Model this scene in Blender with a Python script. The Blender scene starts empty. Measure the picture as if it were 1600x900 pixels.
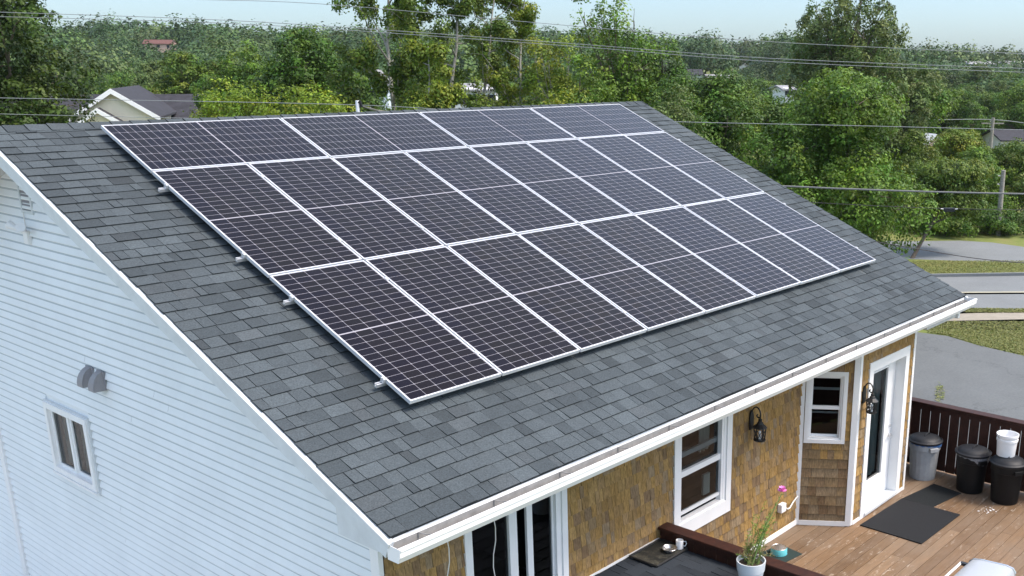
import bpy, math, random
import numpy as np
from mathutils import Matrix, Vector

# ------------------------------------------------------------------ camera, world, sun, exposure
SC = bpy.context.scene
COL = SC.collection
CAM_C = np.array([-5.147524, -11.534028, 0.653517])
CAM_F, CAM_PX, CAM_PY = 1606.92, 1023.72, 604.60      # focal length and optical centre, in pixels of a 1600 x 900 frame
PITCH = 0.39917                                       # roof pitch


def _rot(rx, ry, rz):
    return np.array(Matrix.Rotation(rz, 3, 'Z') @ Matrix.Rotation(ry, 3, 'Y') @ Matrix.Rotation(rx, 3, 'X'))


CAM_R = _rot(1.265893, -0.005063, -0.901512)
cam_data = bpy.data.cameras.new('camera')
cam = bpy.data.objects.new('camera', cam_data)
COL.objects.link(cam)
cam_data.sensor_fit = 'HORIZONTAL'
cam_data.sensor_width = 36.0
cam_data.lens = CAM_F / 1600 * 36
cam_data.shift_x = (800 - CAM_PX) / 1600
cam_data.shift_y = (CAM_PY - 450) / 1600
cam_data.clip_start = 0.1
cam_data.clip_end = 9000
_m = Matrix(CAM_R.tolist()).to_4x4()
_m.translation = Vector(CAM_C.tolist())
cam.matrix_world = _m
SC.camera = cam

SUN_EL, SUN_AZ = math.radians(58), math.radians(150)   # azimuth from +Y towards +X
world = bpy.data.worlds.new('World')
SC.world = world
world.use_nodes = True
_nt = world.node_tree
_bg = _nt.nodes['Background']
_sky = _nt.nodes.new('ShaderNodeTexSky')
_sky.sky_type = 'NISHITA'
_sky.sun_disc = False
_sky.sun_elevation = SUN_EL
_sky.sun_rotation = SUN_AZ
_sky.air_density = 1.0
_sky.dust_density = 1.0
_sky.ozone_density = 2.0
# thin bright overcast: the dome is about three times brighter overhead than at the horizon
_tc = _nt.nodes.new('ShaderNodeTexCoord')
_sp = _nt.nodes.new('ShaderNodeSeparateXYZ')
_nt.links.new(_tc.outputs['Generated'], _sp.inputs[0])
_rp = _nt.nodes.new('ShaderNodeValToRGB')
_e = _rp.color_ramp.elements
_e[0].position, _e[0].color = 0.0, (0.30, 0.37, 0.48, 1)
_e[1].position, _e[1].color = 1.0, (1.18, 0.88, 0.64, 1)
_k = _e.new(0.09)
_k.color = (0.345, 0.375, 0.425, 1)
_k = _e.new(0.30)
_k.color = (1.02, 0.90, 0.78, 1)
_k = _e.new(0.55)
_k.color = (1.48, 1.20, 0.95, 1)
_nt.links.new(_sp.outputs[2], _rp.inputs[0])
_mu = _nt.nodes.new('ShaderNodeMix')
_mu.data_type = 'RGBA'
_mu.blend_type = 'MULTIPLY'
_mu.inputs[0].default_value = 1.0
_nt.links.new(_sky.outputs[0], _mu.inputs[6])
_nt.links.new(_rp.outputs[0], _mu.inputs[7])
_nt.links.new(_mu.outputs[2], _bg.inputs[0])
_bg.inputs[1].default_value = 0.15

sun_data = bpy.data.lights.new('sun', 'SUN')
sun_data.energy = 1.4
sun_data.angle = math.radians(17)
sun_data.color = (1.0, 0.95, 0.88)
sun = bpy.data.objects.new('sun', sun_data)
COL.objects.link(sun)
_sd = Vector((math.sin(SUN_AZ) * math.cos(SUN_EL), math.cos(SUN_AZ) * math.cos(SUN_EL), math.sin(SUN_EL)))
sun.rotation_euler = _sd.to_track_quat('Z', 'Y').to_euler()
sun.location = (0, 0, 30)

SC.view_settings.view_transform = 'Standard'
SC.view_settings.look = 'None'
SC.view_settings.gamma = 1.0
SC.view_settings.use_curve_mapping = False
SC.view_settings.exposure = 1.66
SC.render.engine = 'CYCLES'
SC.cycles.max_bounces = 8
SC.cycles.transparent_max_bounces = 16
SC.cycles.use_denoising = True

rng = np.random.default_rng(7)
random.seed(7)


# ------------------------------------------------------------------ helpers
def ray(px, py):
    d = CAM_R @ np.array([(px - CAM_PX) / CAM_F, -(py - CAM_PY) / CAM_F, -1.0])
    return d


def at(px, py, depth):
    return CAM_C + ray(px, py) * depth


def on_z(px, py, z):
    r = ray(px, py)
    return CAM_C + r * ((z - CAM_C[2]) / r[2])


def nodes_of(mat):
    mat.use_nodes = True
    nt = mat.node_tree
    return nt, nt.nodes, nt.links, nt.nodes['Principled BSDF']


def simple_mat(name, col, rough=0.6, metal=0.0, spec=0.5, noise=None, bump=None, attr=False):
    """noise: (scale, amount) multiplies the colour; bump: (scale, strength)."""
    m = bpy.data.materials.new(name)
    nt, N, L, P = nodes_of(m)
    P.inputs['Roughness'].default_value = rough
    P.inputs['Metallic'].default_value = metal
    P.inputs['Specular IOR Level'].default_value = spec
    P.inputs['Base Color'].default_value = (*col, 1)
    src = None
    if attr:
        a = N.new('ShaderNodeAttribute')
        a.attribute_name = 'col'
        src = a.outputs['Color']
    if noise:
        tc = N.new('ShaderNodeTexCoord')
        t = N.new('ShaderNodeTexNoise')
        t.inputs['Scale'].default_value = noise[0]
        t.inputs['Detail'].default_value = 5
        t.inputs['Roughness'].default_value = 0.7
        L.new(tc.outputs['Object'], t.inputs['Vector'])
        mr = N.new('ShaderNodeMapRange')
        mr.inputs['From Min'].default_value = 0.3
        mr.inputs['From Max'].default_value = 0.7
        mr.inputs['To Min'].default_value = 1 - noise[1]
        mr.inputs['To Max'].default_value = 1 + noise[1]
        L.new(t.outputs['Fac'], mr.inputs['Value'])
        mx = N.new('ShaderNodeMix')
        mx.data_type = 'RGBA'
        mx.blend_type = 'MULTIPLY'
        mx.inputs[0].default_value = 1
        if src:
            L.new(src, mx.inputs[6])
        else:
            mx.inputs[6].default_value = (*col, 1)
        L.new(mr.outputs[0], mx.inputs[7])
        src = mx.outputs[2]
    if src:
        L.new(src, P.inputs['Base Color'])
    if bump:
        tc = N.new('ShaderNodeTexCoord')
        t = N.new('ShaderNodeTexNoise')
        t.inputs['Scale'].default_value = bump[0]
        t.inputs['Detail'].default_value = 4
        L.new(tc.outputs['Object'], t.inputs['Vector'])
        b = N.new('ShaderNodeBump')
        b.inputs['Strength'].default_value = bump[1]
        b.inputs['Distance'].default_value = 0.01
        L.new(t.outputs['Fac'], b.inputs['Height'])
        L.new(b.outputs[0], P.inputs['Normal'])
    return m


class Frame:
    """A local frame: origin, u (along), v (up), n (outward)."""

    def __init__(self, o, u, v, n):
        self.o, self.u, self.v, self.n = [np.array(a, float) for a in (o, u, v, n)]

    def p(self, a, b, c):
        return self.o + self.u * a + self.v * b + self.n * c


WORLD = Frame((0, 0, 0), (1, 0, 0), (0, 1, 0), (0, 0, 1))


class MB:
    """Collects faces of one mesh object."""

    def __init__(self):
        self.v, self.f, self.c = [], [], []

    def poly(self, pts, col=(1, 1, 1)):
        i = len(self.v)
        self.v += [tuple(map(float, q)) for q in pts]
        self.f.append(tuple(range(i, i + len(pts))))
        self.c.append(col)
        return self

    def box(self, a, b, fr=WORLD, col=(1, 1, 1), bev=0.0):
        (x0, y0, z0), (x1, y1, z1) = a, b
        x0, x1 = min(x0, x1), max(x0, x1)
        y0, y1 = min(y0, y1), max(y0, y1)
        z0, z1 = min(z0, z1), max(z0, z1)
        P = [fr.p(x, y, z) for z in (z0, z1) for x, y in ((x0, y0), (x1, y0), (x1, y1), (x0, y1))]
        i = len(self.v)
        self.v += [tuple(map(float, q)) for q in P]
        for q in ((3, 2, 1, 0), (4, 5, 6, 7), (0, 1, 5, 4), (1, 2, 6, 5), (2, 3, 7, 6), (3, 0, 4, 7)):
            self.f.append(tuple(i + k for k in q))
            self.c.append(col)
        return self

    def tube(self, pts, rad, sides=8, cap=True, col=(1, 1, 1)):
        pts = [np.array(q, float) for q in pts]
        n = len(pts)
        rad = [rad] * n if np.isscalar(rad) else list(rad)
        i0 = len(self.v)
        prev = None
        for k in range(n):
            t = pts[min(k + 1, n - 1)] - pts[max(k - 1, 0)]
            t = t / (np.linalg.norm(t) + 1e-9)
            if prev is None:
                a = np.array([0, 0, 1.0]) if abs(t[2]) < 0.9 else np.array([1.0, 0, 0])
            else:
                a = prev
            e1 = a - t * (a @ t)
            e1 /= np.linalg.norm(e1) + 1e-9
            prev = e1
            e2 = np.cross(t, e1)
            for s in range(sides):
                w = 2 * math.pi * s / sides
                self.v.append(tuple(pts[k] + rad[k] * (math.cos(w) * e1 + math.sin(w) * e2)))
        for k in range(n - 1):
            for s in range(sides):
                a, b = i0 + k * sides + s, i0 + k * sides + (s + 1) % sides
                self.f.append((a, b, b + sides, a + sides))
                self.c.append(col)
        if cap:
            self.f.append(tuple(i0 + s for s in reversed(range(sides))))
            self.f.append(tuple(i0 + (n - 1) * sides + s for s in range(sides)))
            self.c += [col, col]
        return self

    def lathe(self, prof, fr=WORLD, seg=32, col=(1, 1, 1), fn=None):
        """prof: (radius, height) pairs, turned about fr.n. fn(angle, r, h) -> r"""
        i0 = len(self.v)
        for r, h in prof:
            for s in range(seg):
                w = 2 * math.pi * s / seg
                rr = fn(w, r, h) if fn else r
                self.v.append(tuple(fr.p(rr * math.cos(w), rr * math.sin(w), h)))
        for k in range(len(prof) - 1):
            for s in range(seg):
                a, b = i0 + k * seg + s, i0 + k * seg + (s + 1) % seg
                self.f.append((a, b, b + seg, a + seg))
                self.c.append(col)
        self.f.append(tuple(i0 + s for s in reversed(range(seg))))
        self.f.append(tuple(i0 + (len(prof) - 1) * seg + s for s in range(seg)))
        self.c += [col, col]
        return self

    def prism(self, outline, c0, c1, fr=WORLD, col=(1, 1, 1)):
        """outline in (u, v) of the frame, extruded along n from c0 to c1."""
        lo = [fr.p(a, b, c0) for a, b in outline]
        hi = [fr.p(a, b, c1) for a, b in outline]
        n = len(outline)
        i = len(self.v)
        self.v += [tuple(q) for q in lo + hi]
        self.f.append(tuple(i + k for k in reversed(range(n))))
        self.f.append(tuple(i + n + k for k in range(n)))
        self.c += [col, col]
        for k in range(n):
            self.f.append((i + k, i + (k + 1) % n, i + n + (k + 1) % n, i + n + k))
            self.c.append(col)
        return self

    def build(self, name, mat, parent=None, smooth=False, origin=None, bevel=0.0):
        v = np.array(self.v, float)
        if origin is None:
            origin = np.zeros(3)
        origin = np.array(origin, float)
        me = bpy.data.meshes.new(name)
        me.from_pydata((v - origin).tolist(), [], self.f)
        if any(c != (1, 1, 1) for c in self.c):
            a = me.attributes.new('col', 'FLOAT_COLOR', 'FACE')
            a.data.foreach_set('color', np.array([(*c, 1) for c in self.c], 'f').ravel())
        if smooth:
            me.polygons.foreach_set('use_smooth', [True] * len(me.polygons))
        me.materials.append(mat)
        o = bpy.data.objects.new(name, me)
        COL.objects.link(o)
        if parent is not None:
            o.parent = parent
            o.location = origin - np.array(parent.get('base', (0, 0, 0)), float)
        else:
            o.location = origin
        if smooth:
            try:
                me.set_sharp_from_angle(angle=math.radians(40))
            except Exception:
                pass
        if bevel:
            b = o.modifiers.new('bevel', 'BEVEL')
            b.width = bevel
            b.segments = 2
            b.limit_method = 'ANGLE'
        me.update()
        return o


def quads_object(name, V, colr, mat, parent=None, normals=None):
    """V: (N,4,3) quads with one colour each; a fast way to build foliage. normals: (N,3) crown normals for soft shading."""
    N = len(V)
    me = bpy.data.meshes.new(name)
    me.vertices.add(N * 4)
    me.vertices.foreach_set('co', np.ascontiguousarray(V, 'f').ravel())
    me.loops.add(N * 4)
    me.loops.foreach_set('vertex_index', np.arange(N * 4, dtype='i'))
    me.polygons.add(N)
    me.polygons.foreach_set('loop_start', np.arange(N, dtype='i') * 4)
    me.polygons.foreach_set('loop_total', np.full(N, 4, 'i'))
    a = me.attributes.new('col', 'FLOAT_COLOR', 'FACE')
    a.data.foreach_set('color', np.concatenate([colr, np.ones((N, 1))], 1).astype('f').ravel())
    me.update(calc_edges=True)
    me.validate()
    me.materials.append(mat)
    o = bpy.data.objects.new(name, me)
    COL.objects.link(o)
    if parent is not None:
        o.parent = parent
    return o


def tag(o, label, cat, group=None):
    o['label'] = label
    o['category'] = cat
    if group:
        o['group'] = group
    return o


def struct(o):
    o['kind'] = 'structure'
    return o


def thing(name, label, cat, base=(0, 0, 0), group=None):
    """Empty at the thing's base; parts built in world coordinates are moved under it."""
    o = bpy.data.objects.new(name, None)
    o.empty_display_size = 0.2
    COL.objects.link(o)
    o.location = tuple(map(float, base))
    o['base'] = [float(b) for b in base]
    return tag(o, label, cat, group)


def copy_tree(o, parent=None):
    c = o.copy()
    COL.objects.link(c)
    if parent is not None:
        c.parent = parent
    for ch in [q for q in bpy.data.objects if q.parent == o]:
        copy_tree(ch, c)
    return c


# ------------------------------------------------------------------ materials
M_WHITE = simple_mat('white_vinyl', (0.80, 0.80, 0.79), 0.45, noise=(3.0, 0.035))
M_WHITE2 = simple_mat('weathered_white', (0.60, 0.63, 0.64), 0.5, noise=(6.0, 0.08))
M_SIDING = simple_mat('vinyl_siding', (0.80, 0.815, 0.815), 0.5, noise=(1.3, 0.05))
M_GUTTER_IN = simple_mat('gutter_aluminium', (0.25, 0.245, 0.235), 0.6, noise=(9.0, 0.22))
M_SOFFIT = simple_mat('soffit_board', (0.55, 0.55, 0.54), 0.6)
M_FRAME = simple_mat('panel_aluminium', (0.72, 0.73, 0.75), 0.38, metal=0.35, noise=(5, 0.05))
M_RAIL = simple_mat('rail_aluminium', (0.62, 0.63, 0.64), 0.4, metal=0.5)
M_BLACK = simple_mat('black_metal', (0.012, 0.012, 0.013), 0.45)
M_BLACKP = simple_mat('black_plastic', (0.004, 0.004, 0.0045), 0.5, spec=.3, noise=(12, 0.3))
M_DGREYP = simple_mat('dark_grey_plastic', (0.014, 0.016, 0.020), 0.55, spec=.35, noise=(10, 0.25))
M_GREYP = simple_mat('grey_plastic', (0.33, 0.34, 0.345), 0.55, noise=(7, 0.15))
M_HOOD = simple_mat('grey_vent_plastic', (0.27, 0.26, 0.27), 0.6, noise=(20, 0.06))
M_WHITEP = simple_mat('white_plastic', (0.80, 0.80, 0.80), 0.4, noise=(8, 0.04))
M_TEAL = simple_mat('teal_plastic', (0.12, 0.48, 0.52), 0.4)
M_STEEL = simple_mat('stainless_steel', (0.62, 0.62, 0.62), 0.25, metal=0.9)
M_GRILL = simple_mat('silver_grill_lid', (0.40, 0.425, 0.45), 0.45, metal=0.2, noise=(6, 0.04))
M_RAILWOOD = simple_mat('dark_stained_wood', (0.036, 0.0115, 0.0065), 0.6, spec=.3, noise=(14, 0.4))
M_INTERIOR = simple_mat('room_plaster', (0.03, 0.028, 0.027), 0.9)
M_CURTAIN = simple_mat('curtain_fabric', (0.55, 0.60, 0.55), 0.9)
M_SOIL = simple_mat('potting_soil', (0.05, 0.035, 0.02), 0.95, noise=(60, 0.4))
M_POLE = simple_mat('weathered_pole', (0.26, 0.24, 0.21), 0.85, noise=(9, 0.3))
M_WIRE = simple_mat('grey_cable', (0.25, 0.265, 0.265), 0.5)
M_WIREDK = simple_mat('black_cable', (0.03, 0.03, 0.03), 0.5)
M_CORD = simple_mat('white_cord', (0.75, 0.74, 0.70), 0.5)
M_BARK = simple_mat('grey_brown_bark', (0.10, 0.08, 0.06), 0.9, noise=(8, 0.35))
M_PALEBARK = simple_mat('pale_bark', (0.30, 0.285, 0.245), 0.85, noise=(5, 0.3))
M_PINK = simple_mat('pink_petal', (0.75, 0.22, 0.52), 0.6)


def glass_mat(name, tint=(0.9, 0.95, 0.95), refl=1.0):
    m = bpy.data.materials.new(name)
    nt, N, L, P = nodes_of(m)
    N.remove(P)
    out = N['Material Output']
    tr = N.new('ShaderNodeBsdfTransparent')
    tr.inputs[0].default_value = (*tint, 1)
    gl = N.new('ShaderNodeBsdfGlossy')
    gl.inputs['Roughness'].default_value = 0.01
    fr = N.new('ShaderNodeFresnel')
    fr.inputs[0].default_value = 1.55
    ml = N.new('ShaderNodeMath')
    ml.operation = 'MULTIPLY'
    ml.inputs[1].default_value = refl
    L.new(fr.outputs[0], ml.inputs[0])
    mx = N.new('ShaderNodeMixShader')
    L.new(ml.outputs[0], mx.inputs[0])
    L.new(tr.outputs[0], mx.inputs[1])
    L.new(gl.outputs[0], mx.inputs[2])
    L.new(mx.outputs[0], out.inputs[0])
    return m


M_GLASS = glass_mat('window_glass', (0.45, 0.49, 0.50), 0.9)
M_CLEAR = glass_mat('lantern_glass', (0.95, 0.97, 0.97), 1.0)


def attr_mat(name, rough, fine=None, stretch=None, spec=0.3, bump=0.0, big=None):
    """colour from the face attribute 'col', multiplied by fine grain and large stains."""
    m = bpy.data.materials.new(name)
    nt, N, L, P = nodes_of(m)
    P.inputs['Roughness'].default_value = rough
    P.inputs['Specular IOR Level'].default_value = spec
    a = N.new('ShaderNodeAttribute')
    a.attribute_name = 'col'
    src = a.outputs['Color']
    tc = N.new('ShaderNodeTexCoord')
    mp = N.new('ShaderNodeMapping')
    mp.inputs['Scale'].default_value = stretch or (1, 1, 1)
    L.new(tc.outputs['Object'], mp.inputs[0])

    def mul(src, scale, lo, hi, vec, detail=4):
        t = N.new('ShaderNodeTexNoise')
        t.inputs['Scale'].default_value = scale
        t.inputs['Detail'].default_value = detail
        t.inputs['Roughness'].default_value = 0.7
        L.new(vec, t.inputs['Vector'])
        mr = N.new('ShaderNodeMapRange')
        mr.inputs['From Min'].default_value = 0.3
        mr.inputs['From Max'].default_value = 0.7
        mr.inputs['To Min'].default_value = lo
        mr.inputs['To Max'].default_value = hi
        L.new(t.outputs['Fac'], mr.inputs['Value'])
        mx = N.new('ShaderNodeMix')
        mx.data_type = 'RGBA'
        mx.blend_type = 'MULTIPLY'
        mx.inputs[0].default_value = 1
        L.new(src, mx.inputs[6])
        L.new(mr.outputs[0], mx.inputs[7])
        return mx.outputs[2], t
    if fine:
        src, t = mul(src, fine[0], fine[1], fine[2], mp.outputs[0])
        if bump:
            b = N.new('ShaderNodeBump')
            b.inputs['Strength'].default_value = bump
            b.inputs['Distance'].default_value = 0.004
            L.new(t.outputs['Fac'], b.inputs['Height'])
            L.new(b.outputs[0], P.inputs['Normal'])
    if big:
        src, _ = mul(src, big[0], big[1], big[2], tc.outputs['Object'])
    L.new(src, P.inputs['Base Color'])
    return m


M_SHINGLE = attr_mat('asphalt_shingle', 0.88, fine=(75, 0.62, 1.38), spec=0.25, bump=0.6, big=(1.1, 0.86, 1.14))
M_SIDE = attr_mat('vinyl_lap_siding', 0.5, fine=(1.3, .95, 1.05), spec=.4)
M_CEDAR = attr_mat('cedar_shingle', 0.85, fine=(11, 0.6, 1.4), stretch=(6, 6, 1.3), spec=0.15, bump=0.5, big=(1.6, 0.82, 1.18))
M_BRUSH = simple_mat('window_screen', (0.05, 0.055, 0.055), 0.7)


def leaf_mat(name, trans=0.2):
    m = bpy.data.materials.new(name)
    nt, N, L, P = nodes_of(m)
    a = N.new('ShaderNodeAttribute')
    a.attribute_name = 'col'
    P.inputs['Roughness'].default_value = 0.55
    P.inputs['Specular IOR Level'].default_value = 0.25
    L.new(a.outputs['Color'], P.inputs['Base Color'])
    tl = N.new('ShaderNodeBsdfTranslucent')
    hs = N.new('ShaderNodeHueSaturation')
    hs.inputs['Value'].default_value = 1.5
    hs.inputs['Hue'].default_value = 0.485
    L.new(a.outputs['Color'], hs.inputs['Color'])
    L.new(hs.outputs[0], tl.inputs[0])
    mx = N.new('ShaderNodeMixShader')
    mx.inputs[0].default_value = trans
    L.new(P.outputs[0], mx.inputs[1])
    L.new(tl.outputs[0], mx.inputs[2])
    L.new(mx.outputs[0], N['Material Output'].inputs[0])
    return m


M_LEAF = leaf_mat('leaves')
M_FARLEAF = leaf_mat('far_leaves', 0.15)


def deck_mat():
    m = bpy.data.materials.new('worn_deck_boards')
    nt, N, L, P = nodes_of(m)
    P.inputs['Roughness'].default_value = 0.7
    P.inputs['Specular IOR Level'].default_value = 0.3
    a = N.new('ShaderNodeAttribute')
    a.attribute_name = 'col'
    tc = N.new('ShaderNodeTexCoord')

    def noise(scale, sx, detail=5, rough=0.65):
        mp = N.new('ShaderNodeMapping')
        mp.inputs['Scale'].default_value = sx
        L.new(tc.outputs['Object'], mp.inputs[0])
        t = N.new('ShaderNodeTexNoise')
        t.inputs['Scale'].default_value = scale
        t.inputs['Detail'].default_value = detail
        t.inputs['Roughness'].default_value = rough
        L.new(mp.outputs[0], t.inputs['Vector'])
        return t.outputs['Fac']

    def rng_(v, a0, a1, b0, b1):
        mr = N.new('ShaderNodeMapRange')
        for k, x in zip(('From Min', 'From Max', 'To Min', 'To Max'), (a0, a1, b0, b1)):
            mr.inputs[k].default_value = x
        L.new(v, mr.inputs['Value'])
        return mr.outputs[0]

    def mix(mode, fac, c1, c2):
        mx = N.new('ShaderNodeMix')
        mx.data_type = 'RGBA'
        mx.blend_type = mode
        for i, x in ((0, fac), (6, c1), (7, c2)):
            if isinstance(x, (int, float)):
                mx.inputs[i].default_value = x
            elif isinstance(x, tuple):
                mx.inputs[i].default_value = (*x, 1)
            else:
                L.new(x, mx.inputs[i])
        return mx.outputs[2]

    def mul(x, y):
        n = N.new('ShaderNodeMath')
        n.operation = 'MULTIPLY'
        L.new(x, n.inputs[0])
        L.new(y, n.inputs[1])
        return n.outputs[0]
    c = mix('MULTIPLY', 1.0, a.outputs['Color'], rng_(noise(7, (0.5, 9, 9)), 0.3, 0.7, 0.75, 1.25))
    # faded stain in broad patches, then bare flakes where it has worn off
    c = mix('MIX', rng_(noise(1.1, (0.7, 1.3, 1)), 0.40, 0.64, 0.0, 0.7), c, (0.19, 0.140, 0.098))
    flakes = mul(rng_(noise(13, (0.55, 1.5, 1), 6, 0.75), 0.555, 0.66, 0, 1), rng_(noise(1.6, (0.8, 1.2, 1), 2), 0.42, 0.58, 0, 0.85))
    c = mix('MIX', flakes, c, (0.42, 0.36, 0.29))
    L.new(c, P.inputs['Base Color'])
    return m


M_DECK = deck_mat()


def asphalt_mat(name, c0, cracks=True):
    m = bpy.data.materials.new(name)
    nt, N, L, P = nodes_of(m)
    P.inputs['Roughness'].default_value = 0.85
    tc = N.new('ShaderNodeTexCoord')

    def noise(scale, detail=6):
        t = N.new('ShaderNodeTexNoise')
        t.inputs['Scale'].default_value = scale
        t.inputs['Detail'].default_value = detail
        t.inputs['Roughness'].default_value = 0.7
        L.new(tc.outputs['Object'], t.inputs['Vector'])
        return t
    r = N.new('ShaderNodeValToRGB')
    r.color_ramp.elements[0].position = 0.3
    r.color_ramp.elements[0].color = (*[x * 0.88 for x in c0], 1)
    r.color_ramp.elements[1].position = 0.7
    r.color_ramp.elements[1].color = (*[x * 1.12 for x in c0], 1)
    n1 = noise(0.35)
    L.new(n1.outputs['Fac'], r.inputs[0])
    n2 = noise(14)
    mr = N.new('ShaderNodeMapRange')
    mr.inputs['From Min'].default_value = 0.3
    mr.inputs['From Max'].default_value = 0.7
    mr.inputs['To Min'].default_value = 0.85
    mr.inputs['To Max'].default_value = 1.15
    L.new(n2.outputs['Fac'], mr.inputs['Value'])
    mx = N.new('ShaderNodeMix')
    mx.data_type = 'RGBA'
    mx.blend_type = 'MULTIPLY'
    mx.inputs[0].default_value = 1
    L.new(r.outputs[0], mx.inputs[6])
    L.new(mr.outputs[0], mx.inputs[7])
    src = mx.outputs[2]
    if cracks:
        v = N.new('ShaderNodeTexVoronoi')
        v.feature = 'DISTANCE_TO_EDGE'
        v.inputs['Scale'].default_value = 0.22
        n3 = noise(0.8)
        ad = N.new('ShaderNodeMix')
        ad.data_type = 'VECTOR'
        ad.inputs[0].default_value = 0.35
        L.new(tc.outputs['Object'], ad.inputs[4])
        sc = N.new('ShaderNodeVectorMath')
        sc.operation = 'SCALE'
        sc.inputs[3].default_value = 9
        L.new(n3.outputs['Color'], sc.inputs[0])
        L.new(sc.outputs[0], ad.inputs[5])
        L.new(ad.outputs[1], v.inputs['Vector'])
        m2 = N.new('ShaderNodeMapRange')
        m2.inputs['From Min'].default_value = 0.0
        m2.inputs['From Max'].default_value = 0.012
        m2.inputs['To Min'].default_value = 0.68
        m2.inputs['To Max'].default_value = 1.0
        L.new(v.outputs['Distance'], m2.inputs['Value'])
        m3 = N.new('ShaderNodeMix')
        m3.data_type = 'RGBA'
        m3.blend_type = 'MULTIPLY'
        m3.inputs[0].default_value = 1
        L.new(src, m3.inputs[6])
        L.new(m2.outputs[0], m3.inputs[7])
        src = m3.outputs[2]
    L.new(src, P.inputs['Base Color'])
    return m


def grass_mat():
    m = bpy.data.materials.new('dry_lawn')
    nt, N, L, P = nodes_of(m)
    P.inputs['Roughness'].default_value = 0.9
    P.inputs['Specular IOR Level'].default_value = 0.1
    tc = N.new('ShaderNodeTexCoord')
    t = N.new('ShaderNodeTexNoise')
    t.inputs['Scale'].default_value = 0.45
    t.inputs['Detail'].default_value = 9
    t.inputs['Roughness'].default_value = 0.75
    L.new(tc.outputs['Object'], t.inputs['Vector'])
    r = N.new('ShaderNodeValToRGB')
    e = r.color_ramp.elements
    e[0].position, e[0].color = 0.36, (0.105, 0.145, 0.036, 1)
    e[1].position, e[1].color = 0.64, (0.19, 0.18, 0.072, 1)
    n = e.new(0.5)
    n.color = (0.155, 0.180, 0.054, 1)
    L.new(t.outputs['Fac'], r.inputs[0])
    L.new(r.outputs[0], P.inputs['Base Color'])
    b = N.new('ShaderNodeBump')
    b.inputs['Strength'].default_value = 0.5
    b.inputs['Distance'].default_value = 0.03
    t2 = N.new('ShaderNodeTexNoise')
    t2.inputs['Scale'].default_value = 9
    t2.inputs['Detail'].default_value = 6
    L.new(tc.outputs['Object'], t2.inputs['Vector'])
    L.new(t2.outputs['Fac'], b.inputs['Height'])
    L.new(b.outputs[0], P.inputs['Normal'])
    return m


M_GRASS = grass_mat()
M_DRIVE = asphalt_mat('driveway_asphalt', (0.105, 0.115, 0.118))
M_ROAD = asphalt_mat('road_asphalt', (0.155, 0.168, 0.172), cracks=False)
M_PATH = simple_mat('concrete_path', (0.27, 0.245, 0.20), 0.9, noise=(3, 0.15))
M_PAINT = simple_mat('road_paint', (0.36, 0.34, 0.25), 0.7, noise=(3, 0.12))


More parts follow.
